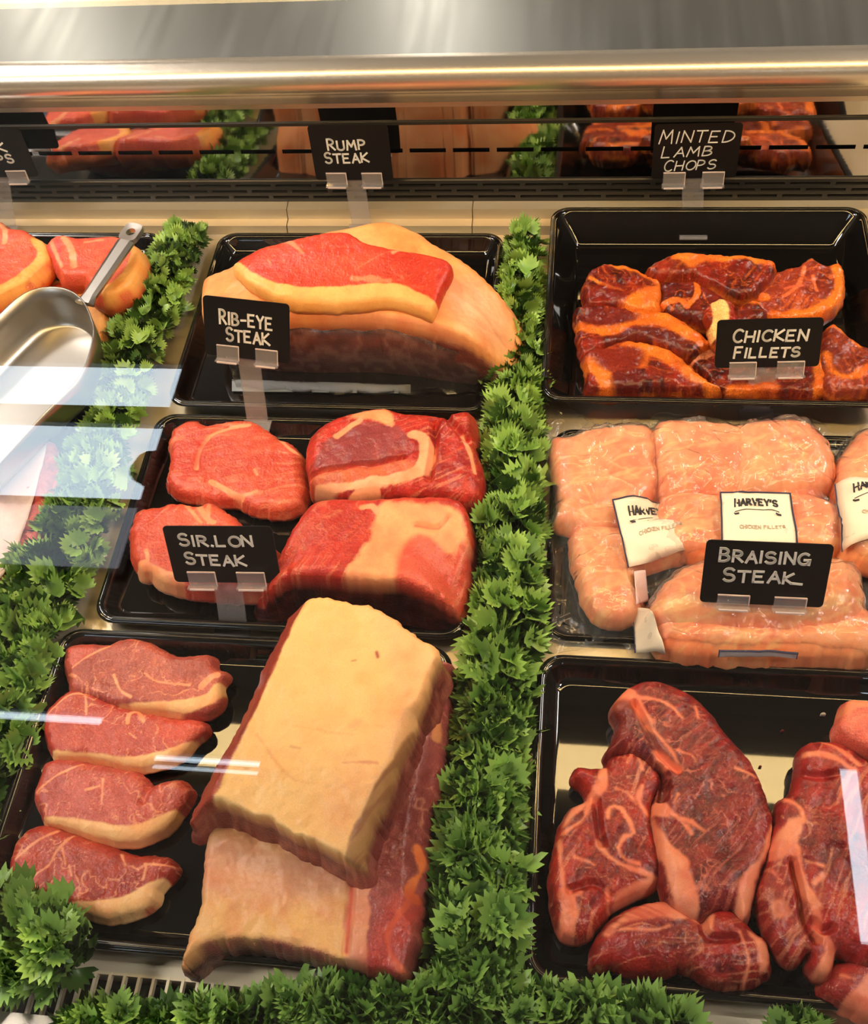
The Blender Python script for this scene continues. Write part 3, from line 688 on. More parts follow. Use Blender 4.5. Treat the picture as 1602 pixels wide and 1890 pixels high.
# --- rump joint and its steak
def dome(x, y, d, top): return top + .014 * sstep(0, .085, d)
rump = Slab(c4([(72,430,.080),(75,350,.080),(100,310,.082),(215,262,.092),(330,190,.105),(600,118,.118),(730,92,.122),(890,66,.122),(1030,112,.118),(1100,160,.114),(1250,250,.100),(1400,390,.078),(1480,530,.052),(1492,610,.040),(1470,690,.036),(1400,690,.050),(1330,640,.068),(1260,590,.083),(1180,555,.092),(1000,515,.097),(800,487,.100),(600,487,.100),(460,487,.100),(250,480,.098),(90,470,.088)]),
  TZ, .110, r=.012, cell=.0014, seed=41, meat=((250, 178, 118), (232, 130, 74)), marb=0, jag=.0002, bumpy=.002, wall=((150, 80, 68), (112, 54, 46), (196, 140, 120)), wallcls='cut_face', front=True, nwall=12, under=.010, bulge=.004, ztop=dome,
  feats=[dict(k='fat_cap', **area(c4([(-500,-500),(2200,-500),(2200,1500),(-500,1500)]), (248,176,112), c2=(236,144,88), n=0)), area(c4([(730,80,.12),(890,60,.12),(1100,160,.115),(1250,250,.10),(1400,390,.08),(1300,400,.10),(1100,260,.12),(900,180,.13)]), (246,156,80), a=.7, e=.015), area(c4([(1180,330,.11),(1300,350,.10),(1420,480,.07),(1400,640,.05),(1200,520,.09)]), (246,190,148), a=.7, e=.015), dict(p=c4([(300,480,.1),(600,480,.1),(1000,500,.1),(1250,580,.09)]), w=.003, c=(220,130,100), a=.6, e=.004)])
rump.build('rump_joint', 'big domed rump joint with orange fat, its front cut face wrapped in film', 'meat joint', mats={'*': M_fat, 'cut_face': M_meat})
def hz(sl, x, y):
    x = np.atleast_1d(x); y = np.atleast_1d(y); out = np.zeros(len(x))
    for i in range(len(x)): out[i] = sl.z[np.argmin((sl.x - x[i])**2 + (sl.y - y[i])**2)]
    return out
def onto(sl, pts, h):
    out = []
    for p in pts:
        z = .12
        for _ in range(12):
            q = P(p[0], p[1], z); z = .5*z + .5*(hz(sl, q[0], q[1])[0] + h)
        out.append((p[0], p[1], z))
    return out
def smooth_hz(sl, step=.006):
    """the height of a joint's top, smoothed, for things lying on it"""
    gx = np.arange(sl.x.min(), sl.x.max(), step); gy = np.arange(sl.y.min(), sl.y.max(), step)
    H = np.array([[hz(sl, a, b)[0] for b in gy] for a in gx])
    for _ in range(3):
        Hp = np.pad(H, 1, mode='edge'); H = (Hp[:-2,1:-1] + Hp[2:,1:-1] + Hp[1:-1,:-2] + Hp[1:-1,2:] + H) / 5
    def f(x, y):
        i = np.clip((x - gx[0]) / step, 0, len(gx) - 1.001); j = np.clip((y - gy[0]) / step, 0, len(gy) - 1.001)
        a = i.astype(int); b = j.astype(int); fx = i - a; fy = j - b
        return (H[a,b]*(1-fx) + H[a+1,b]*fx)*(1-fy) + (H[a,b+1]*(1-fx) + H[a+1,b+1]*fx)*fy
    return f
rh = smooth_hz(rump)
rs_out = onto(rump, c4([(215,252),(330,182),(440,150),(600,112),(720,110),(800,152),(920,180),(1070,203),(1170,240),(1176,290),(1140,360),(1110,425),(1088,465),(1040,448),(960,418),(880,408),(780,425),(620,436),(500,425),(400,400),(300,350),(240,300)]), .018)
rs = Slab(rs_out, .12, .018, r=.006, cell=.0012, seed=42, meat=((220, 74, 44), (196, 48, 28)), marb=.2, jag=.0008, bumpy=.0008, ztop=lambda x, y, d, top: rh(x, y) + .018, zbase=lambda x, y: rh(x, y) + .0005, under=.002, bulge=.001,
  feats=[dict(k='fat_rim', p=onto(rump, c4([(216,262),(290,330),(400,378),(500,398),(620,408),(760,396),(880,382),(980,396),(1090,448)]), .018), w=(.006,.009,.011,.012,.013,.014,.011,.010,.009), c=(250,186,108), c2=(238,160,88), n=.0015), dict(k='fat_seam', p=onto(rump, c4([(330,180),(440,150),(520,205)]), .018), w=(.004,.003,.001), c=(244,150,110)), dict(p=onto(rump, c4([(740,318),(820,322),(900,330)]), .018), w=.003, c=(240,130,90), n=.003), dict(p=onto(rump, c4([(760,280),(860,220),(940,195)]), .018), w=.0008, c=(236,120,86), n=.002), dict(p=onto(rump, c4([(920,205),(960,190)]), .018), w=.002, c=(240,150,110)), dict(p=onto(rump, c4([(370,230),(380,260)]), .018), w=.001, c=(236,130,90))])
rs.build('rump_steak', 'bright red rump steak with a fat rim lying on top of the wrapped joint', 'steak')

# --- film round the rump joint's cut face and its loose tail on the tray
def film_strip(name, parent, rows, mat):
    """a sheet through rows of world points"""
    v = [p for r in rows for p in r]; m = len(rows[0]); f = []
    for a in range(len(rows) - 1):
        for i in range(m - 1): f.append((a*m+i, a*m+i+1, (a+1)*m+i+1, (a+1)*m+i))
    o = put(name, mesh(name, np.array(v) - worigin(parent), f, mat), parent)
    md = o.modifiers.new('thick', 'SOLIDIFY'); md.thickness = .0004
    return o
rump_root = bpy.data.objects['rump_joint']
rows = []
for k in range(7):
    t_ = k / 6; r_ = []
    for i in range(25):
        u = i / 24
        X_ = -.232 * (1 - u) + (-.113) * u if False else None
        a = Qy(380 + 500 * u, 0, .778, 0)
        zt = .100 if u < .7 else .100 - (u - .7) / .3 * .045
        top = np.array([-.372 + .270 * u, 0.7835 - .006*math.sin(PI*u), zt]); bot = np.array([-.372 + .268 * u, 0.7805 - .006*math.sin(PI*u), .006])
        q = top * (1 - t_) + bot * t_
        q[1] += .0020 * math.sin(i*1.7 + k) - .0015
        r_.append(q)
    rows.append(r_)
film_strip('film_wrap', rump_root, rows, M_wrap)
M_tail = clear_mat('film_tail', 0.2, (0.9, 0.93, 0.95), 0.6, (0.62, 0.68, 0.74), wrinkle=(60, 0.6, 0.004, 3))
rows = []
for k in range(5):
    r_ = []
    for i in range(16):
        u = i / 15; xx, yy = 428 + 330 * u, 722 - 22 * k / 4 * (1 - .25*u) + 4 * u
        q = P(xx, yy, .0065 + .0012 * math.sin(i*.9 + k*1.3)); r_.append(q)
    rows.append(r_)
film_strip('film_tail', rump_root, rows, M_tail)

# --- orange marinated chops, deep tray
GL = ((146, 38, 18), (66, 14, 8)); GF = (236, 122, 36)
def gfat(p, w, **k): return dict(k='fat_rim', p=c5(p), w=w, c=GF, c2=(206, 82, 20), n=.003, e=.0025, **k)
def gl(lab, out, z0, h, feats, seed, r=None, **k):
    s_ = Slab(c5(out), z0, h, r=r or h*.26, cell=.0012, seed=seed, meat=k.pop('meat', GL), marb=.6, marb_scale=75, marbcol=(226, 104, 40), bumpy=.0045, bscale=55, jag=.0022, fiber=(.6 + seed, 160, .6),
              wall=k.pop('wall', ((170, 64, 22), (104, 26, 12), (236, 128, 44))), feats=feats, **k)
    return s_.build('marinated_chop', lab, 'chop', mats={'*': M_glaze}, group='marinated chops in the deep tray')
gl('marinated chop at the far back middle with a straight orange fat edge', [(550,295),(620,250),(690,222),(850,228),(1000,236),(1150,260),(1160,300),(1130,345),(1060,410),(1000,425),(900,380),(800,330),(700,325),(600,330)], .030, .028,
   [gfat([(690,228),(850,236),(1000,244),(1150,270)], .006), dict(k='fat_rim', **area(c5([(700,230),(840,235),(770,290),(740,280)]), GF, c2=(210,90,30)))], 101)
gl('marinated chop at the back left with a broad orange fat corner', [(255,360),(290,300),(360,275),(440,280),(530,310),(600,345),(622,375),(612,440),(600,490),(500,485),(400,465),(290,465),(250,440)], .020, .030,
   [dict(k='fat_rim', **area(c5([(430,470),(500,400),(600,370),(625,380),(610,500),(500,500)]), GF, c2=(226,96,40))), gfat([(360,278),(530,314),(615,370)], .003), seam(c5([(270,330),(330,370),(440,400)]), .002, c=GF), area(c5([(300,380),(440,370),(460,430),(330,450)]), (130,34,20), a=.7)], 102)
gl('marinated chop in the middle of the pile behind the bone', [(600,335),(700,312),(800,322),(900,368),(1000,425),(1085,455),(1115,500),(1105,545),(900,565),(750,525),(620,485),(610,420)], .016, .028,
   [gfat([(700,318),(800,330),(900,375),(1010,440),(1090,470)], (.003,.004,.003)), seam(c5([(780,340),(790,420),(740,480)]), .003, c=GF), seam(c5([(620,470),(700,450),(740,480)]), .004, c=(224,110,40))], 103, meat=((136,38,20),(74,18,12)))
gl('round marinated chop at the back right with a curled fat rim', [(1060,420),(1110,340),(1200,300),(1280,285),(1330,245),(1400,280),(1470,268),(1497,330),(1482,420),(1425,490),(1330,525),(1200,532),(1120,512)], .016, .030,
   [gfat([(1462,285),(1476,380),(1415,460),(1300,508),(1130,522)], .007), seam(c5([(1300,290),(1270,380),(1200,430)]), .002, c=(226,110,60)), seam(c5([(1340,330),(1360,400)]), .0016, c=(226,110,60)), seam(c5([(1060,425),(1110,430)]), .006, c=GF), seam(c5([(1210,390),(1290,380)]), .0016, c=(220,100,60))], 104, meat=((160,58,34),(104,30,18)))
gl('marinated chop at the left middle with a long arched fat edge', [(215,515),(240,478),(380,470),(500,490),(640,503),(760,570),(852,640),(840,662),(740,702),(640,655),(520,625),(420,640),(330,672),(250,700),(225,640)], .012, .030,
   [gfat([(520,510),(640,540),(750,600),(840,655)], (.008,.012,.010,.006)), gfat([(225,560),(330,590),(480,560),(600,540)], .006), area(c5([(380,620),(520,570),(640,590),(760,660),(740,690),(640,640),(520,612)]), (96,30,22), a=.85), area(c5([(240,500),(400,490),(520,520),(420,560),(260,560)]), (110,32,26), a=.8)], 105)
gl('marinated chop at the front left of the deep tray', [(255,690),(330,672),(440,642),(560,652),(680,692),(760,760),(850,830),(900,866),(700,866),(500,866),(290,862),(270,780)], .006, .032,
   [gfat([(440,660),(560,670),(680,720),(780,800),(880,860)], (.005,.008,.011,.009,.005)), gfat([(275,740),(330,790),(370,860)], .008), gfat([(545,680),(530,760)], .005), area(c5([(290,690),(520,680),(530,760),(360,780)]), (130,36,16), a=.8), area(c5([(390,800),(520,790),(500,860),(390,862)]), (96,20,12), a=.8)], 106)
gl('marinated chop under the middle of the white-lettered sign', [(730,705),(860,660),(1100,640),(1380,690),(1405,770),(1395,872),(1150,880),(900,868),(840,800)], .005, .026,
   [gfat([(1350,700),(1385,790),(1380,870)], .008), dict(k='fat_rim', p=c5([(740,720),(850,690)]), w=.008, c=(214,130,90), n=.003), gfat([(960,860),(1150,850)], .006)], 107)
gl('marinated chop at the front right beside the sign', [(1390,620),(1420,562),(1480,592),(1560,652),(1640,700),(1640,860),(1500,880),(1420,870),(1385,760)], .008, .030,
   [gfat([(1400,700),(1440,790),(1520,810),(1630,750)], .004), gfat([(1420,570),(1480,600),(1560,660)], .003)], 108, meat=((150,56,34),(96,26,18)))
gl('marinated rib piece with a pale cut bone standing behind the sign', [(830,500),(860,460),(905,438),(950,452),(985,520),(960,600),(930,650),(870,640),(850,570)], .030, .024,
   [dict(k='bone', p=c5([(890,460),(905,520),(880,600)]), w=.008, c=(244,196,120), c2=(226,150,70), n=.002)], 109)

# --- braising cuts
BF = (242, 140, 100); BF2 = (222, 100, 72)
def bfat(p, w, **k): return dict(k='fat_seam', p=c7(p), w=w, c=BF, c2=BF2, n=.0016, e=.0016, **k)
def fatarea(p, **k): return dict(k='fat_seam', **area(c7(p), (240,146,108), c2=(222,104,76), n=.002, e=.002, **k))
ba = Slab(c7([(165,1000),(190,880),(215,790),(260,730),(330,690),(295,615),(262,595),(280,545),(345,548),(410,545),(430,500),(520,470),(600,480),(660,560),(665,640),(625,720),(640,850),(672,1000),(640,1080),(520,1140),(430,1190),(410,1220),(330,1308),(230,1325),(195,1270),(165,1150)]),
  TZ, .034, r=.013, cell=.0010, seed=51, meat=((184,46,32),(106,17,14)), marb=.4, bumpy=.004, bscale=45, fiber=(1.2, 240, .7), wall=((130,30,24),(80,12,12),(190,90,70)),
  feats=[fatarea([(220,800),(260,735),(340,690),(350,710),(280,770),(230,820)]), bfat([(405,560),(390,640),(350,690),(320,760)], (.003,.005,.003,.001)), bfat([(200,880),(210,1000),(230,1130),(300,1120)], .0016), bfat([(420,780),(430,740),(480,740),(540,850),(500,870),(470,920),(500,970),(560,990)], .0014), bfat([(380,900),(430,960),(520,1010),(620,1040)], (.003,.002,.002,.002)), bfat([(230,1130),(250,1200),(230,1300)], .006), fatarea([(440,1170),(470,1110),(560,1070),(660,1040),(680,1070),(560,1130),(470,1180)]), bfat([(420,1100),(425,1190)], .002), bfat([(580,640),(560,700),(600,760)], .002), bfat([(460,650),(510,670),(550,720)], .001), bfat([(520,480),(560,500),(580,560)], .001), crease(c7([(370,700),(385,840),(400,900)]), .001, -.006), crease(c7([(250,1110),(360,1080),(430,1130)]), .001, -.005), bfat([(270,960),(330,980),(360,1000)], .001), bfat([(220,850),(300,800),(340,740)], .001)])
ba.build('braising_steak', 'braising steak on the left of its tray with curling fat seams', 'steak')
bb = Slab(c7([(412,490),(440,430),(470,340),(437,275),(510,190),(600,155),(720,175),(820,230),(900,310),(970,400),(1040,480),(1100,570),(1145,680),(1175,800),(1160,920),(1115,1040),(1085,1160),(1045,1240),(1002,1200),(985,1190),(900,1210),(830,1240),(700,1170),(660,1020),(650,900),(625,760),(655,620),(620,540),(520,480)]),
  .012, .036, r=.013, cell=.0010, seed=52, meat=((150, 38, 34), (86, 15, 17)), marb=.7, marb_scale=75, marbcol=(210,110,86), bumpy=.004, bscale=34, fiber=(.9, 260, .7), wall=((120,26,22),(76,12,12),(190,90,70)), zbase=lambda x, y: TZ,
  feats=[fatarea([(1170,800),(1180,850),(1130,980),(1095,1060),(1085,1170),(1040,1245),(1005,1215),(1010,1120),(1060,1020),(1120,950),(1150,860)]), bfat([(470,250),(500,215),(560,290),(600,350)], (.008,.008,.006,.005)), area(c7([(520,300),(590,330),(690,440),(740,540),(700,530),(640,470),(580,390)]), (156,88,80), a=.75, n=.002), bfat([(640,480),(690,530),(745,560)], (.003,.005,.003)), bfat([(600,360),(660,420),(720,500),(745,560)], .0014), crease(c7([(545,260),(600,380),(650,480),(740,566)]), .001, -.007), crease(c7([(665,560),(680,640),(670,680)]), .003, -.016), bfat([(650,700),(720,770),(800,800),(860,840)], (.002,.003,.002,.001)), bfat([(720,770),(780,820),(800,850)], .0012), bfat([(570,680),(620,720),(690,770)], (.007,.006,.002)), bfat([(740,480),(800,500),(820,530)], .001), bfat([(560,230),(680,260),(760,330)], .0014), bfat([(820,280),(830,330)], .001), bfat([(1000,560),(1080,590)], .0012), bfat([(740,680),(720,720)], .001),
         dict(p=c7([(480,300),(420,420)]), w=.012, c=(112,24,20), a=.8, e=.004), bfat([(590,700),(620,800),(660,890),(740,990)], (.003,.004,.006,.008)), fatarea([(680,930),(740,960),(800,1040),(830,1140),(820,1240),(740,1200),(700,1060)])])
bb.build('braising_steak', 'largest braising steak, dark and grainy, arching over the middle of its tray', 'steak')
bc = Slab(c7([(345,1400),(375,1310),(450,1225),(580,1165),(700,1150),(780,1190),(838,1225),(890,1185),(1000,1200),(1090,1290),(1152,1340),(1164,1470),(1060,1535),(920,1540),(800,1475),(740,1455),(680,1480),(540,1480),(440,1445),(350,1462)]),
  TZ, .038, r=.017, cell=.0010, seed=53, meat=((166,38,30),(98,15,14)), marb=.5, bumpy=.004, bscale=45, fiber=(.25, 240, .7), wall=((120,26,22),(70,10,10),(180,70,54)), under=.008,
  feats=[fatarea([(400,1290),(560,1175),(700,1125),(820,1100),(838,1200),(760,1240),(640,1240),(500,1260),(430,1320)], streak=-.45, c3=(196,70,54)), bfat([(830,1220),(870,1230),(880,1290)], (.006,.006,.002)), fatarea([(1060,1290),(1150,1345),(1162,1440),(1120,1480),(1100,1380)]), bfat([(1020,1300),(1060,1420),(1050,1520)], .001), crease(c7([(850,1230),(880,1320),(1000,1330)]), .001, -.006), bfat([(480,1290),(640,1290),(700,1270)], .001)])
bc.build('braising_steak', 'braising steak lying crosswise at the front of its tray', 'steak')
bd = Slab(c7([(1292,570),(1312,455),(1400,425),(1510,450),(1640,560),(1700,800),(1700,1200),(1640,1440),(1520,1400),(1470,1380),(1440,1480),(1380,1492),(1340,1440),(1345,1390),(1262,1430),(1185,1350),(1115,1180),(1100,1100),(1150,985),(1145,940),(1175,850),(1205,700),(1260,660)]),
  TZ + .004, .040, r=.014, cell=.0011, seed=54, meat=((174,44,38),(106,19,19)), marb=.5, bumpy=.005, bscale=40, fiber=(1.1, 240, .7), wall=((126,28,24),(76,12,12),(190,90,70)), zbase=lambda x, y: TZ,
  feats=[fatarea([(1205,830),(1290,780),(1310,830),(1270,920),(1180,970),(1150,940)]), bfat([(1230,690),(1300,740),(1310,800)], .002), bfat([(1270,920),(1290,1000),(1320,1120),(1390,1190)], (.004,.003,.003,.002)), bfat([(1320,980),(1400,1000)], .001), fatarea([(1160,1160),(1220,1150),(1260,1220),(1180,1240)], a=.7), bfat([(1320,490),(1420,500),(1540,570)], .0022), bfat([(1400,430),(1500,490),(1560,540)], .0016), crease(c7([(1290,560),(1360,590),(1480,580)]), .001, -.005), crease(c7([(1260,980),(1290,1100),(1320,1250),(1370,1330)]), .001, -.010), bfat([(1330,1120),(1370,1200),(1380,1300)], .003), bfat([(1400,1330),(1440,1380),(1400,1470)], .004), bfat([(1170,1020),(1200,1060)], .0012), bfat([(1360,1080),(1400,1040)], .002), crease(c7([(1360,1250),(1400,1290),(1440,1280)]), .001, -.008)])
bd.build('braising_steak', 'long braising steak along the right edge of its tray', 'steak')
be_ = Slab(c7([(1466,365),(1490,290),(1505,252),(1560,245),(1650,255),(1720,330),(1700,450),(1620,470),(1545,440),(1500,410)]), .034, .024, r=.010, cell=.0013, seed=55, meat=((232,108,84),(206,70,54)), marb=.4, bumpy=.003,
  zbase=lambda x, y: .012, feats=[bfat([(1500,290),(1560,260),(1640,265)], .004)])
be_.build('braising_steak', 'small bright pink braising piece at the back right of its tray', 'steak')
bf = Slab(c7([(1390,1545),(1440,1455),(1520,1420),(1640,1400),(1760,1480),(1760,1660),(1650,1700),(1525,1662),(1440,1612)]), TZ, .030, r=.012, cell=.0012, seed=56, meat=((196,64,54),(140,34,30)), marb=.4, bumpy=.004,
  feats=[fatarea([(1490,1620),(1560,1540),(1640,1480),(1720,1560),(1640,1690),(1530,1664)]), bfat([(1480,1500),(1540,1520)], .001)])
bf.build('braising_steak', 'braising piece with pale fat at the front right corner', 'steak')
for p_, w_ in (((1400,310), 14), ((1215,385), 9), ((1115,548), 6)):
    q = c7([p_])[0]; w_ *= .407
    n_ = [(q[0] + w_*math.cos(a)*(1 + .35*math.sin(3*a)), q[1] + .6*w_*math.sin(a)) for a in np.linspace(0, 2*PI, 9)[:-1]]
    s_ = Slab(n_, TZ - .0004, .004, cell=.0009, seed=57, meat=((206,190,170),(150,130,110)) if w_ > 5 else ((120,40,30),(80,24,20)), marb=0, jag=.0004, bulge=0, under=0)
    s_.build('meat_scrap', {14: 'pale scrap on the tray floor beyond the braising cuts', 9: 'dark scrap on the tray floor behind the largest braising cut', 6: 'tiny dark scrap between two braising cuts'}[int(round(w_/.407))], 'scrap')

# --- pork chops, far left tray
PK = ((236, 104, 70), (214, 74, 52)); PF = (248, 176, 96)
def chop(lab, out, z0, h, feats, seed, meat=PK, **k):
    s_ = Slab(ca(out), z0, h, r=k.pop('r', .008), cell=.0014, seed=seed, meat=meat, marb=.15, bumpy=.002, feats=feats, **k)
    return s_.build('pork_chop', lab, 'chop', group='pork chops in the far left tray')
def pfat(p, w): return dict(k='fat_rim', p=ca(p), w=w, c=(250,178,96), c2=(238,140,56), n=.002)
chop('pork chop with orange fat rim at the left frame edge, against the back', [(-150,300),(-60,130),(20,110),(60,150),(180,168),(230,208),(310,250),(345,330),(330,400),(200,520),(60,600),(-60,640),(-200,560)], .034, .034, [pfat([(250,225),(300,300),(290,370),(180,480),(60,560),(-60,610)], (.007,.008,.008,.008)), seam(ca([(10,130),(40,180),(30,260)]), .003)], 61, bulge=.006, wall=((236,140,66),(206,96,50)))
chop('pork chop standing behind the handle of the scoop', [(320,290),(370,225),(450,205),(560,222),(700,215),(820,215),(960,275),(1000,330),(985,440),(930,540),(860,600),(740,640),(640,600),(590,500),(480,490),(430,480),(380,400)], .030, .040, [pfat([(975,300),(950,420),(880,520),(760,600)], (.008,.010,.010,.008)), seam(ca([(450,230),(500,300),(520,420)]), .004), seam(ca([(600,260),(720,240)]), .002), area(ca([(330,290),(420,230),(440,340),(420,440),(370,380)]), (224,84,76), n=.003), seam(ca([(360,250),(390,330),(430,420)]), .002)], 62, bulge=.005, wall=((226,110,60),(160,60,40)))
chop('pork chop end of pale fat showing beside the scoop', [(420,540),(480,492),(600,482),(720,590),(748,700),(735,840),(700,925),(640,860),(600,740),(520,640)], .016, .026, [dict(k='fat_rim', **area(ca([(300,400),(900,400),(900,1000),(300,1000)]), (250,180,104), c2=(244,160,90), n=0))], 63)
chop('pork chop lying under the bowl of the scoop', [(-160,700),(0,610),(180,560),(420,520),(560,600),(560,760),(400,900),(150,1050),(-160,1150)], .006, .026, [pfat([(0,640),(200,570),(420,535)], .003), seam(ca([(60,620),(140,600)]), .003)], 64)
chop('pork chop at the front of the far left tray, below the scoop', [(-160,1470),(-40,1440),(70,1440),(130,1480),(230,1530),(235,1580),(100,1640),(-160,1640)], .004, .020, [pfat([(130,1490),(230,1545)], .003), seam(ca([(0,1470),(40,1540)]), .001)], 65, meat=((232,96,74),(206,70,56)))

# --- minced meat in the tray at the left edge
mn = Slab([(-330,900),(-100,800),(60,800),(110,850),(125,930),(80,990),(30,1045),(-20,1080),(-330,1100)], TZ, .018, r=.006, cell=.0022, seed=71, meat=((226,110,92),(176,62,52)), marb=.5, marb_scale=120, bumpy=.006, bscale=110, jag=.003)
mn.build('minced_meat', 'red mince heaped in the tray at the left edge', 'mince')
ps = Slab([(-330,880),(-100,790),(40,785),(84,806),(66,900),(40,985),(14,1048),(-60,1090),(-330,1110)], .0255, .0016, r=.0008, cell=.004, seed=72, meat=((238,214,214),(226,196,198)), marb=0, bumpy=.0006, jag=.0006, bulge=0, under=0, nwall=1)  # pale sheet added for the window glare on the film over the mince
ps.build('glare_sheet', 'pale pink sheet added over the mince at the left edge for window glare', 'glare', mats={'*': M_fat}, names={'muscle': 'sheet'})

# --- bagged chicken fillets
CK = ((252, 170, 116), (240, 130, 84))
def grid_top(slabs, step=.004, pad=.03, base=.005):
    xs = np.concatenate([s.x for s in slabs]); ys = np.concatenate([s.y for s in slabs]); zs = np.concatenate([s.z for s in slabs])
    x0, y0 = xs.min() - pad, ys.min() - pad
    nx, ny = int((xs.max() + pad - x0)/step) + 2, int((ys.max() + pad - y0)/step) + 2
    H = np.full((nx, ny), base); i = ((xs - x0)/step).astype(int); j = ((ys - y0)/step).astype(int)
    np.maximum.at(H, (i, j), zs)
    H0 = H.copy()
    for k in range(6):
        Hp = np.pad(H, 1, mode='edge'); H = (Hp[:-2,1:-1] + Hp[2:,1:-1] + Hp[1:-1,:-2] + Hp[1:-1,2:] + 2*H) / 6
        H = np.maximum(H, H0)
    def f(x, y):
        a = np.clip((np.asarray(x) - x0)/step, 0, nx - 1.01); b = np.clip((np.asarray(y) - y0)/step, 0, ny - 1.01)
        ia = a.astype(int); ib = b.astype(int); fx = a - ia; fy = b - ib
        return (H[ia,ib]*(1-fx) + H[ia+1,ib]*fx)*(1-fy) + (H[ia,ib+1]*(1-fx) + H[ia+1,ib+1]*fx)*fy
    return f
def fil(pts, z0, h, seed): return Slab(c6(pts), z0, h, r=h*.6, cell=.0018, seed=seed, meat=CK, marb=.5, marb_scale=26, marbcol=(254,206,136), bumpy=.006, bscale=30, fiber=(.4, 90, .6), jag=.0015, nwall=3,
    feats=[])
def bag(label, fils, film, seed, zf=.0, amp=.0045):
    root = thing('chicken_bag', label, 'bag', fils[0].center, 'bags of chicken fillets')
    for f in fils: f.build('fillet', '', '', parent=root, mats={'*': M_chick}, names={'muscle': 'fillet'})
    top = grid_top(fils)
    def zt(x, y, d=0, t=0):
        a = top(x, y) + .0022
        w1 = x + (fbm(x*14, y*14, seed) - .5)*.06; w2 = y + (fbm(x*14, y*14, seed+3) - .5)*.06
        wr = sstep(.86, 1.0, ridge(w1*22 + w2*9, w2*22 - w1*9, seed + 5)) * amp + sstep(.80, 1.0, ridge(w1*40 + w2*12, w2*28, seed + 8)) * amp * .6
        return a + wr
    s_ = Slab(c6(film), fils[0].center[2] + zf, .006, r=.002, cell=.0018, seed=seed, marb=0, ztop=zt, bumpy=0, jag=.002, nwall=1, under=0, bulge=0)
    s_.F = s_.F[:]; s_.build('film', '', '', parent=root, mats={'*': M_film}, names={'muscle': 'film'})
    return root, zt
def patch(name, corners, zfun, lift, mat, parent, nu=12, nv=12, z0=.05):
    """paper lying on a bag: four pixel corners (tl, tr, br, bl) draped on the height function; returns a uv -> world map"""
    w = []
    for p in corners:
        z = z0
        for _ in range(8):
            q = P(p[0], p[1], z); z = .5*z + .5*(float(zfun(np.array([q[0]]), np.array([q[1]]))[0]) + lift)
        w.append(P(p[0], p[1], z))
    tl, tr, br, bl = w
    def low(x, y):
        return sum(zfun(x + a, y + b) for (a, b) in ((0,0),(.004,0),(-.004,0),(0,.004),(0,-.004))) / 5
    def at(u, v, up=0.0):
        q = (tl*(1-u) + tr*u)*(1-v) + (bl*(1-u) + br*u)*v
        zz = max(q[2], float(low(np.array([q[0]]), np.array([q[1]]))[0]) + lift*.7)
        return np.array([q[0], q[1], zz + .0010*math.sin(3*u + 2*v) + up])
    vs = [at(i/nu, j/nv) for j in range(nv+1) for i in range(nu+1)]
    fs = [(j*(nu+1)+i, (j+1)*(nu+1)+i, (j+1)*(nu+1)+i+1, j*(nu+1)+i+1) for j in range(nv) for i in range(nu)]
    o = put(name, mesh(name, np.array(vs) - worigin(parent), fs, mat), parent)
    md = o.modifiers.new('thick', 'SOLIDIFY'); md.thickness = .0003; md.offset = -1
    return o, at

# --- stroke lettering
def arc(cx, cy, rx, ry, a0, a1, n=9): return [(cx + rx*math.cos(math.radians(a0 + (a1-a0)*k/n)), cy + ry*math.sin(math.radians(a0 + (a1-a0)*k/n))) for k in range(n+1)]
GL_ = {
 'A': [[(0,0),(.36,1),(.72,0)], [(.14,.36),(.58,.36)]], 'B': [[(0,0),(0,1)], [(0,1)] + arc(.2,.76,.34,.24,90,-90) + [(0,.52)], [(0,.52)] + arc(.22,.26,.42,.26,90,-90) + [(0,0)]],
 'C': [arc(.4,.5,.4,.5,50,310,14)], 'D': [[(0,0),(0,1)], [(0,1)] + arc(.1,.5,.62,.5,90,-90,12) + [(0,0)]],
 'E': [[(.56,1),(0,1),(0,0),(.6,0)], [(0,.52),(.46,.52)]], 'F': [[(.58,1),(0,1),(0,0)], [(0,.52),(.46,.52)]],
 'G': [arc(.4,.5,.4,.5,55,330,14), [(.42,.42),(.78,.42),(.76,.0)]], 'H': [[(0,0),(0,1)], [(.66,0),(.66,1)], [(0,.5),(.66,.5)]],
 'I': [[(.06,0),(.06,1)]], 'K': [[(0,0),(0,1)], [(.62,1),(.02,.46),(.72,0)]], 'k': [[(0,0),(0,1)], [(.55,.92),(.02,.46),(.5,.02),(1.15,-.04)]], 'L': [[(0,1),(0,0),(.56,0)]],
 'M': [[(0,0),(.1,1),(.42,.35),(.74,1),(.86,0)]], 'N': [[(0,0),(0,1),(.66,0),(.66,1)]], 'O': [arc(.4,.5,.4,.5,90,450,18)],
 'P': [[(0,0),(0,1)], [(0,1)] + arc(.2,.72,.38,.28,90,-90) + [(0,.44)]], 'R': [[(0,0),(0,1)], [(0,1)] + arc(.2,.74,.36,.26,90,-90) + [(0,.48)], [(.2,.48),(.66,0)]],
 'S': [arc(.33,.75,.30,.25,35,250,9) + arc(.33,.26,.33,.26,90,-150,10)], 'T': [[(-.04,1),(.68,1)], [(.32,1),(.32,0)]],
 'U': [[(0,1),(0,.3)] + arc(.32,.3,.32,.3,180,360,9) + [(.64,1)]], 'V': [[(0,1),(.34,0),(.68,1)]], 'Y': [[(0,1),(.33,.5),(.66,1)], [(.33,.5),(.33,0)]],
 '-': [[(.05,.45),(.5,.48)]], "'": [[(.05,1),(.0,.78)]], '.': [[(.0,.04),(.07,.0)]], ' ': []}
ADV = {'I': .14, "'": .12, '.': .10, '-': .55, ' ': .35, 'M': .88, 'k': .7}
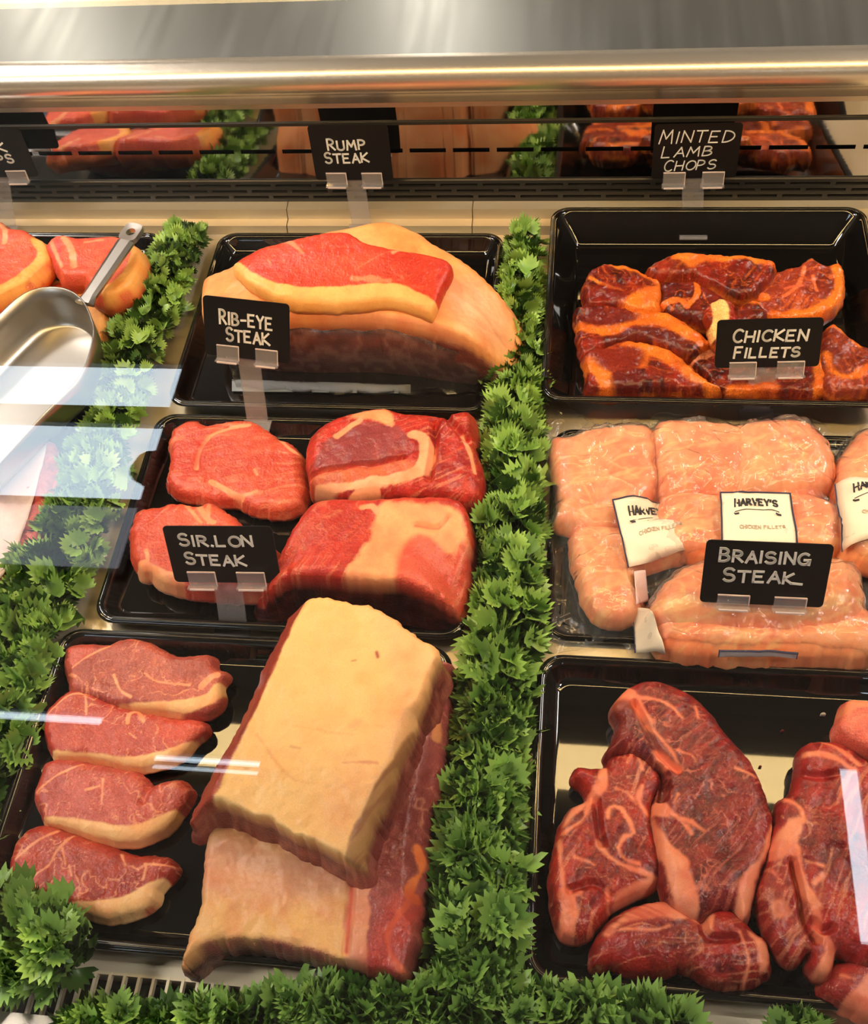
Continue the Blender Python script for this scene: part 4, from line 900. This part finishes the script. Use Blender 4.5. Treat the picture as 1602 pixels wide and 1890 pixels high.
def letters(name, lines, at, parent, mat, wd, up=.0005, slant=0.0, seed=0, small=.84):
    """lines: (text, u0, u1, v baseline, height in v, drop in v along the line); at(u, v, up) maps the card"""
    o = MB(); rr = random.Random(seed)
    for (txt, u0, u1, vb, hv, dv) in lines:
        gap = .26; tot = sum(ADV.get(c, .68) for c in txt) + gap*(len(txt)-1); x = 0
        for ci, ch in enumerate(txt):
            sc = 1.0 if ci == 0 else small; jy = (rr.random() - .5)*.08*hv
            for st in GL_[ch]:
                pts = [(x + px_ + slant*py_, py_*sc) for (px_, py_) in st]
                W_ = [at(u0 + (u1-u0)*px_/tot, vb + dv*px_/tot + jy - hv*py_, up) for (px_, py_) in pts]
                n_ = [at(u0 + (u1-u0)*px_/tot, vb + dv*px_/tot + jy - hv*py_, up + .001) for (px_, py_) in pts]
                for i in range(len(W_) - 1):
                    d = W_[i+1] - W_[i]; L = np.linalg.norm(d)
                    if L < 1e-7: continue
                    ex = d / L; ez = n_[i] - W_[i]; ez /= np.linalg.norm(ez); ey = np.cross(ez, ex)
                    o.obox((W_[i] + W_[i+1])/2, ex, ey, ez, L/2 + wd*.45, wd/2, .00025)
            x += ADV.get(ch, .68) + gap
    if not o.v: return None
    return o.build(name, mat, parent)
def label_frame(at, parent, sides, wd=.0014):
    o = MB()
    E_ = {'t': [(0,0),(1,0)], 'r': [(1,0),(1,1)], 'b': [(0,1),(1,1)], 'l': [(0,0),(0,1)]}
    for s_ in sides:
        (ua, va), (ub, vb) = E_[s_]; n = 10
        for k in range(n):
            p = at(ua + (ub-ua)*k/n, va + (vb-va)*k/n, .0003); q = at(ua + (ub-ua)*(k+1)/n, va + (vb-va)*(k+1)/n, .0003)
            d = q - p; L = np.linalg.norm(d); ex = d/L; ey = np.cross((0,0,1), ex)
            o.obox((p+q)/2, ex, ey, (0,0,1), L/2 + wd*.3, wd/2, .0003)
    return o.build('border', M_navy, parent)
def arch_at(at, mid, amt): return lambda u, v, up=0.0: at(u, v + amt*((u - mid)**2)*4, up)

bagA, zA = bag('bag of chicken fillets at the back of the tray, facing label printed square', [fil([(590,150),(760,128),(1000,150),(1080,140),(1060,300),(1000,480),(820,470),(640,500),(600,330)], .010, .034, 81), fil([(980,160),(1150,122),(1310,132),(1430,230),(1455,400),(1290,470),(1000,480),(960,320)], .010, .040, 82), fil([(620,500),(900,480),(1300,480),(1480,560),(1480,740),(1200,790),(700,760)], .010, .030, 83)],
  [(560,130),(760,100),(1000,130),(1150,100),(1330,112),(1455,220),(1500,480),(1500,780),(1100,800),(640,790),(560,480)], 84)
bagB, zB = bag('bag of chicken fillets at the left with a crooked label and loose clear corner', [fil([(90,240),(200,200),(320,165),(570,165),(610,350),(590,500),(420,640),(180,640),(110,610),(130,500)], .006, .032, 85), fil([(200,660),(480,640),(760,600),(770,760),(520,850),(530,1030),(380,1095),(250,980)], .006, .028, 86)],
  [(88,25),(230,95),(320,150),(580,140),(640,350),(640,560),(790,770),(560,1040),(490,1240),(430,1190),(330,1190),(200,1225),(90,1220),(105,1000),(45,800),(42,640),(70,330)], 87)
bagD, zD = bag('bag of chicken fillets cut off by the right edge of the photo', [fil([(1450,430),(1500,260),(1600,170),(1800,200),(1800,760),(1500,770)], .012, .036, 88)],
  [(1430,430),(1490,230),(1600,140),(1850,170),(1850,820),(1470,800)], 89)
bagC, zC = bag('bag of chicken fillets at the front, lowest and longest, under the braising sign', [fil([(565,1040),(630,900),(780,800),(1100,780),(1440,770),(1575,850),(1600,1010),(1480,1110),(1100,1130),(760,1130),(600,1110)], .014, .046, 90), fil([(560,1070),(700,1010),(1000,1090),(1300,1080),(1580,1010),(1700,1150),(1620,1260),(1400,1262),(900,1262),(620,1215)], .008, .042, 91)],
  [(540,1040),(610,880),(770,775),(1100,755),(1450,745),(1620,830),(1800,1150),(1740,1330),(1500,1290),(1250,1270),(900,1272),(600,1245),(500,1250)], 92)
def lab(parent, zf, corners, sides, texts=True, lift=.003, seed=0, full=True):
    o, at = patch('label', c6(corners), zf, lift, M_paper, parent)
    label_frame(at, o, sides)
    if texts:
        letters('lettering', [("HARVEY'S", .20, .80, .22 if full else .20, .105, 0)], arch_at(at, .5, .05), o, M_ink, .0017, small=1.0)
        o2 = MB()
        for k in range(12):
            p = at(.19 + .62*k/12, .29 + .06*((k/12 - .5)**2)*4, .0005); q = at(.19 + .62*(k+1)/12, .29 + .06*(((k+1)/12 - .5)**2)*4, .0005)
            d = q - p; L = np.linalg.norm(d); o2.obox((p+q)/2, d/L, np.cross((0,0,1), d/L), (0,0,1), L/2, .0003, .0002)
        for (u, v) in ((.215,.385),(.80,.40)):
            p = at(u, v, .0005); ex = at(u+.02, v, .0005) - p; ex /= np.linalg.norm(ex); ey = np.cross((0,0,1), ex)
            o2.obox(p, ex, ey, (0,0,1), .0022, .0010, .0002); o2.obox(p - ex*.0024 + ey*.0008, ex, ey, (0,0,1), .0009, .0008, .0002)
        o2.build('logo', M_ink, o)
        letters('lettering', [("CHICKEN FILLETS", .25, .86, .63, .055, .01)], at, o, M_faint, .0006, small=1.0)
    return o
M_faint = plain('faint_label_ink', (196, 172, 148), 0.7)
lab(bagA, zA, [(900,488),(1232,492),(1262,790),(905,780)], 'tlr')
lab(bagB, zB, [(388,522),(705,548),(778,768),(462,845)], 'tl')
lab(bagD, zD, [(1445,448),(1790,440),(1820,760),(1478,770)], 'l')
lab(bagC, zC, [(484,1035),(560,1040),(640,1255),(495,1250)], 'l', texts=False)
M_lilac = plain('lilac_label_strip', (236, 206, 206), 0.5)
patch('label', c6([(490,862),(545,856),(560,1000),(502,1020)]), zB, .003, M_lilac, bagB)
o_, at_ = patch('label', c6([(895,1240),(1268,1252),(1264,1275),(890,1272)]), zC, .004, plain('grey_label_edge', (190, 180, 176), 0.5), bagC)
label_frame(at_, o_, 'tlr', .0016)

# --- black chalk-lettered price signs
def sign(label, corners, base, lines, seed, clips=((.14,.40),(.60,.86)), stem=(.36,.62), slant=0.0, wd=.0021, cv=(.80, 1.05), tilt=23):
    TILT = math.tan(math.radians(tilt))
    b = P(*base); y0 = b[1] - TILT*b[2]
    q = [Qy(px_, py_, y0, TILT) for (px_, py_) in corners]            # tl, tr, br, bl on the leaning plane of the card
    ev = np.array([0, math.sin(math.atan(TILT)), math.cos(math.atan(TILT))]); ez = np.array([0, -ev[2], ev[1]])
    cen = sum(q)/4; ex = ((q[1]-q[0]) + (q[2]-q[3]))/2; Wd = np.linalg.norm(ex); ex /= Wd
    ey = np.cross(ez, ex)
    up_ = ((q[0]-q[3]) + (q[1]-q[2]))/2; Hh = up_.dot(ey); sk = up_.dot(ex)/Hh
    root = thing('price_sign', label, 'sign', (b[0], b[1], max(b[2], 0)), 'black chalk-lettered price signs')
    def at(u, v, up=0.0): return cen + ex*((u-.5)*Wd) + ey*((.5-v)*Hh) + ez*(.0006 + up)
    # rounded card
    pts = []; r = .004
    for (cx_, cy_, a0) in ((Wd/2-r, Hh/2-r, 0), (-Wd/2+r, Hh/2-r, 90), (-Wd/2+r, -Hh/2+r, 180), (Wd/2-r, -Hh/2+r, 270)):
        for k in range(5):
            a = math.radians(a0 + 22.5*k); pts.append((cx_ + r*math.cos(a), cy_ + r*math.sin(a)))
    o = MB(); o.loft([[cen + ex*x + ey*y + ez*(-.0006) for x, y in pts], [cen + ex*x + ey*y + ez*.0006 for x, y in pts]], cap0=True, cap1=True)
    cd = o.build('card', M_card, root)
    letters('lettering', lines, at, cd, M_chalk, wd, .0004, slant, seed)
    for (u0, u1) in clips:
        c = MB(); um = (u0+u1)/2; hw = (u1-u0)/2*Wd; vm = sum(cv)/2; ch = (cv[1]-cv[0])/2*Hh
        c.obox(at(um, vm, .0016), ex, ey, ez, hw, ch, .0005)
        c.obox(at(um, max(cv[1], 1.03), .0030), ex, ey, ez, hw + .001, .0008, .0040)
        cl = c.build('clip', M_acryl, root)
        e = MB()
        e.obox(at(um, vm, .0016) + ey*ch, ex, ey, ez, hw, .0005, .0007)
        e.obox(at(um, vm, .0016) + ex*hw, ex, ey, ez, .0004, ch, .0007)
        e.obox(at(um, max(cv[1], 1.03) + .01, .0068), ex, ey, ez, hw*.9, .0007, .0009)
        e.build('edge', M_acryl_glint, cl)
    if stem:
        s_ = MB(); um = sum(stem)/2; hw = (stem[1]-stem[0])/2*Wd
        top = at(um, 1.0 - .15, -.0030); bot = np.array([b[0], b[1], b[2] + .0006])
        bot[0] = top[0] + (b[0] - top[0])
        d = top - bot; L = np.linalg.norm(d); d /= L; n = np.cross((1,0,0), d); n /= np.linalg.norm(n)
        s_.obox((top+bot)/2, (1,0,0), d, n, hw, L/2, .0009)
        s_.obox(bot + np.array([0, -.012, .0006]), (1,0,0), (0,1,0), (0,0,1), hw*1.3, .014, .0009)
        s_.build('stem', M_acryl, root)
    return root
sign('black sign lettered RUMP STEAK standing at the back panel', [(571,231),(719,231),(722,331),(580,332)], (668,418,.013), [('RUMP', .22, .70, .44, .19, -.02), ('STEAK', .16, .71, .68, .19, -.02)], 1, cv=(.86,1.08), tilt=4)
sign('black sign lettered MINTED LAMB CHOPS standing at the back panel', [(1208,229),(1372,227),(1358,326),(1203,330)], (1278,416,.013), [('MINTED', .06, .90, .33, .24, .0), ('LAMB', .10, .68, .60, .20, -.03), ('CHOPS', .14, .74, .86, .20, -.04)], 2, slant=.15, wd=.0013, cv=(.88,1.12), tilt=4)
sign('black sign ending in CHOPS cut off by the left edge, at the back panel', [(-98,238),(45,236),(62,325),(-78,328)], (12,420,.013), [('PORK', .20, .72, .46, .2, 0), ('CHOPS', .20, .76, .70, .2, 0)], 3, cv=(.86,1.08), tilt=4)
sign('black sign lettered RIB-EYE STEAK before the wrapped rump joint', [(370,544),(531,561),(538,671),(384,654)], (476,780,.021), [('RIB-EYE', .19, .80, .44, .23, .01), ('STEAK', .26, .76, .71, .22, .01)], 4)
sign('black sign lettered SIR.LON STEAK among the rib-eye steaks', [(302,971),(505,971),(516,1076),(321,1073)], (432,1158,.001), [('SIR.LON', .13, .80, .33, .20, .01), ('STEAK', .15, .70, .66, .20, .03)], 5)
sign('black sign lettered CHICKEN FILLETS before the marinated chops', [(1332,590),(1526,586),(1506,675),(1311,680)], (1395,760,.001), [('CHICKEN', .16, .86, .45, .25, 0), ('FILLETS', .18, .80, .78, .22, 0)], 6, slant=.1, cv=(.88,1.17))
sign('black sign lettered BRAISING STEAK resting on the bagged chicken', [(1303,996),(1538,1005),(1520,1121),(1292,1110)], (1405,1128,.058), [('BRAISING', .12, .82, .32, .20, .0), ('STEAk', .17, .74, .64, .20, -.01)], 7, stem=None, cv=(.85,1.0))

# --- aluminium scoop
scoop = thing('scoop', 'aluminium scoop with a holed flat handle lying on the pork chops', 'scoop', P(100, 640, .04))
rimp = [(-190,800,.078),(-90,680,.082),(-10,590,.086),(38,546,.088),(78,531,.088),(120,533,.088),(150,552,.088),(166,582,.088),(172,620,.087),(150,690,.085),(100,745,.082),(52,795,.078),(-30,885,.074)]
rp = spline([P(*p) for p in rimp], .004, False)
axis = np.array([-.62, -.78, 0.0]); axis /= np.linalg.norm(axis); perp = np.array([axis[1], -axis[0], 0])
cl_ = rp[:, :2].mean(0)
rings = []
ctr = np.array([P(112, 600, .06), P(-60, 790, .06)])
for (f_, z_) in ((1.0, None), (.985, .070), (.96, .052), (.90, .040), (.80, .0345), (.72, .0335)):
    r_ = []
    for p in rp:
        a0_, a1_ = ctr[0][:2], ctr[1][:2]; dd = a1_ - a0_; tt_ = np.clip(((p[:2] - a0_).dot(dd)) / dd.dot(dd), 0, 1.2); c_ = a0_ + dd*tt_
        q = c_ + (p[:2] - c_)*f_; r_.append((q[0], q[1], p[2] if z_ is None else z_))
    rings.append(r_)
o = MB(); o.loft(rings, closed=False)
n_ = len(o.v); m_ = len(rp); last = n_ - m_
half = m_ // 2
for i in range(half):                                   # flat floor: zip the two sides of the U together
    a_, b_, c_, d_ = last + i, last + i + 1, last + m_ - 2 - i, last + m_ - 1 - i
    if len({a_, b_, c_, d_}) > 2: o.f.append(tuple(dict.fromkeys((a_, b_, c_, d_))))
bowl = o.build('bowl', M_alu, scoop, smooth=True)
md = bowl.modifiers.new('thick', 'SOLIDIFY'); md.thickness = .0016; md.offset = 0
h0, h1 = P(160, 552, .084), P(252, 415, .094)
hd = h1 - h0; hL = np.linalg.norm(hd); hd /= hL; hx = np.cross(hd, (0,0,1)); hx /= np.linalg.norm(hx); hz_ = np.cross(hx, hd)
o = MB(); outl = []
hole = []
for k in range(24):
    a = 2*PI*k/24
    hole.append((.0055*math.cos(a), hL - .013 + .0055*math.sin(a)))
def hw_(s): return .0085 + .0030*s/hL
# the handle plate is a strip whose end is a ring round the hanging hole
nseg = 8; ys = [(-.006 + (hL - .026 + .006)*k/nseg) for k in range(nseg+1)]
H3 = lambda x, y, z: h0 + hx*x + hd*y + hz_*z
rows_ = []
for y in ys:
    w_ = hw_(y) + (.004 if y < 0 else 0)
    rows_.append([H3(-w_, y, 0), H3(-w_*.55, y, .0022), H3(w_*.55, y, .0022), H3(w_, y, 0), H3(w_*.9, y, -.004), H3(-w_*.9, y, -.004)])
o.loft(rows_, closed=True, cap0=True, cap1=True)
outer = []
for k in range(24):
    a = 2*PI*k/24; cx_, sy_ = math.cos(a), math.sin(a); e_ = 4.5
    rr_ = 1.0/((abs(cx_)**e_ + abs(sy_)**e_)**(1/e_))
    outer.append((.0112*rr_*cx_, hL - .013 + .0132*rr_*sy_))
rg = [[H3(x, y, .0016) for x, y in hole], [H3(x, y, .0022) for x, y in outer], [H3(x, y, -.004) for x, y in outer], [H3(x, y, -.004) for x, y in hole], [H3(x, y, .0016) for x, y in hole]]
o.loft(rg)
hnd = o.build('handle', M_alu, scoop, smooth=False)

# --- plastic parsley
def leaf_mesh(k):
    r_ = random.Random(100 + k); n = 12 + k % 2; spread = math.radians(r_.choice((95, 115, 140))); v = [(0, 0, 0)]; col = [(0.05,)*3]; f = []
    cup = r_.uniform(.35, .95); ruf = r_.uniform(.08, .17); ph = r_.random()*6
    for i in range(n+1):
        a = -spread + 2*spread*i/n; rr = .50
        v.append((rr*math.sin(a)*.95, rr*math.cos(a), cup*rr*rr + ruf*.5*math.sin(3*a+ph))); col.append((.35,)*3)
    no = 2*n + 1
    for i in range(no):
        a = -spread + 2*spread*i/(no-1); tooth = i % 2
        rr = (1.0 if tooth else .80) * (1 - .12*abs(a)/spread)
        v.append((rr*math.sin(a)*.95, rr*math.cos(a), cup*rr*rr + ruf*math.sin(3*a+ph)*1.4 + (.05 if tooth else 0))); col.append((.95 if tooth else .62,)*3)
    for i in range(n): f.append((0, 1+i, 2+i))
    b = n + 2
    for i in range(n):
        f += [(1+i, b+2*i, b+2*i+1), (1+i, b+2*i+1, 2+i), (2+i, b+2*i+1, b+2*i+2)]
    return mesh('parsley_leaf', v, f, M_leaf, np.array(col))
LEAVES = [leaf_mesh(k) for k in range(8)]
def rotm(y, z):
    y = y/np.linalg.norm(y); x = np.cross(y, z); x /= np.linalg.norm(x) + 1e-9; z = np.cross(x, y)
    return np.stack([x, y, z], 1)
def parsley(label, line, hw, h, n, size, seed, fill=260, zb=.002, curl=.35, group='green plastic parsley dividers'):
    rg_ = np.random.default_rng(seed)
    pl = spline([P(p[0], p[1], p[2] if len(p) > 2 else .025) for p in line], .004, False); pl[:, 2] = zb
    seg = np.linalg.norm(np.diff(pl[:, :2], axis=0), axis=1); cum = np.concatenate([[0], np.cumsum(seg)])
    root = thing('parsley_strip', label, 'garnish', (pl[:, 0].mean(), pl[:, 1].mean(), 0.0), group)
    org = worigin(root)
    def sample(deep):
        s_ = rg_.random()*cum[-1]; x_ = np.interp(s_, cum, pl[:, 0]); y_ = np.interp(s_, cum, pl[:, 1])
        i = min(np.searchsorted(cum, s_), len(seg)-1); i = max(i-1, 0); t_ = pl[i+1, :2] - pl[i, :2]; t_ /= np.linalg.norm(t_); nn_ = np.array([t_[1], -t_[0]])
        a = rg_.uniform(-1.25, 1.25); w_ = np.interp(s_/cum[-1], np.linspace(0, 1, len(hw)), hw)
        rr = deep
        c = np.array([x_ + nn_[0]*w_*math.sin(a)*rr, y_ + nn_[1]*w_*math.sin(a)*rr, zb + .006 + (h-.012)*math.cos(a)*rr*rg_.uniform(.8, 1.1)])
        out = np.array([nn_[0]*math.sin(a), nn_[1]*math.sin(a), math.cos(a) + .15])
        return c, out/np.linalg.norm(out), np.array([t_[0], t_[1], 0]), np.array([nn_[0], nn_[1], 0])
    # stalk the sprigs are moulded on
    st = MB(); m = 6; rr_ = []
    for i in range(0, len(pl), 4):
        d = pl[min(i+1, len(pl)-1), :2] - pl[max(i-1, 0), :2]; d /= np.linalg.norm(d); nn_ = np.array([d[1], -d[0]])
        rr_.append([(pl[i,0] + nn_[0]*.004*math.cos(a), pl[i,1] + nn_[1]*.004*math.cos(a), zb + .005 + .004*math.sin(a)) for a in np.linspace(0, 2*PI, m+1)[:-1]])
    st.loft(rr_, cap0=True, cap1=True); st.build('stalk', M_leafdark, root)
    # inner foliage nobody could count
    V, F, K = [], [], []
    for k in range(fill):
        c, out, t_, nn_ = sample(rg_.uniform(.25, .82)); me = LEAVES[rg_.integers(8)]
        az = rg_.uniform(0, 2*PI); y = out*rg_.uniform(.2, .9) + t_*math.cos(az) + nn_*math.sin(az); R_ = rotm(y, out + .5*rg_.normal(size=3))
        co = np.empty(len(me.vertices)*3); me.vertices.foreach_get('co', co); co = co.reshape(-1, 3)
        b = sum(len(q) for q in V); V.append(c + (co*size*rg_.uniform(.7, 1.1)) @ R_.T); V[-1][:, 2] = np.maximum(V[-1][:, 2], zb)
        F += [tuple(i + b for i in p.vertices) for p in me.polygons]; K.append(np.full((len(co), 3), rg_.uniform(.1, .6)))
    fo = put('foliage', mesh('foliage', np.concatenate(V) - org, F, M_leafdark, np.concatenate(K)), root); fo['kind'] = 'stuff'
    for k in range(n):
        c, out, t_, nn_ = sample(rg_.uniform(.86, 1.02))
        az = rg_.uniform(0, 2*PI); y = out*rg_.uniform(.0, .9)*curl*2 + t_*math.cos(az) + nn_*math.sin(az)
        R_ = rotm(y, out + .45*rg_.normal(size=3)); sz = size*rg_.uniform(.75, 1.25)
        p = c - R_[:, 1]*sz*.45
        p[2] = max(p[2], zb + .004)
        o_ = bpy.data.objects.new('parsley_leaf', LEAVES[rg_.integers(8)]); C.objects.link(o_); o_.parent = root
        M4 = np.eye(4); M4[:3, :3] = R_*sz; M4[:3, 3] = p - org
        o_.matrix_local = Matrix(M4.tolist())
    return root
parsley('curly parsley strip at the back left, running up to the rear step', [(352,420),(325,470),(290,545),(258,610),(232,700)], (.028,.030,.033,.036,.038), .052, 170, .0120, 201, 320, curl=.6)
parsley('parsley strip at the left seen between the two window reflections', [(232,700),(205,770),(178,850),(148,935),(118,1000)], (.034,.029,.032,.038,.042), .042, 130, .0140, 202, 260)
parsley('parsley strip at the left edge beside the tray of four steaks', [(105,1010),(62,1110),(22,1210),(-14,1310),(-60,1430),(-110,1560)], (.042,.043,.042,.040,.040), .045, 165, .0175, 203, 320)
parsley('parsley strip between the rump tray and the deep tray', [(968,435),(962,510),(960,590),(958,690)], (.018,.021,.024,.027), .048, 120, .0125, 204, 240, curl=.6)
parsley('parsley strip in the middle beside the bagged chicken', [(956,690),(948,800),(940,920),(938,1060),(935,1180)], (.026,.029,.030,.030,.028), .046, 185, .0165, 205, 360)
parsley('long parsley strip between the two front trays', [(922,1190),(912,1300),(897,1420),(884,1560),(876,1700),(862,1830)], (.024,.027,.029,.031,.033,.033), .044, 220, .0190, 206, 400)
parsley('bushy parsley sprig in the front left corner over the nearest steak', [(-70,1740,.045),(10,1725,.045),(90,1745,.045),(130,1762,.045)], (.036,.040,.034,.022), .075, 130, .0160, 207, 240, zb=.012)
parsley('parsley strip along the front rail below the cream-topped joints', [(130,1900,.02),(300,1897,.02),(440,1884,.02),(620,1872,.02),(760,1868,.02)], (.005,.006,.010,.016,.018), .034, 120, .0180, 208, 200, zb=.012)
parsley('parsley strip along the front rail before the braising tray', [(770,1866,.02),(850,1866,.02),(960,1876,.02),(1100,1890,.02),(1270,1918,.02)], (.020,.016,.015,.014,.013), .034, 90, .0190, 209, 180, zb=.012)
parsley('single parsley tip poking up at the front edge of the photo', [(1430,1918,.02),(1470,1900,.02),(1500,1918,.02)], (.006,.008,.006), .040, 18, .0140, 210, 24, zb=.012)
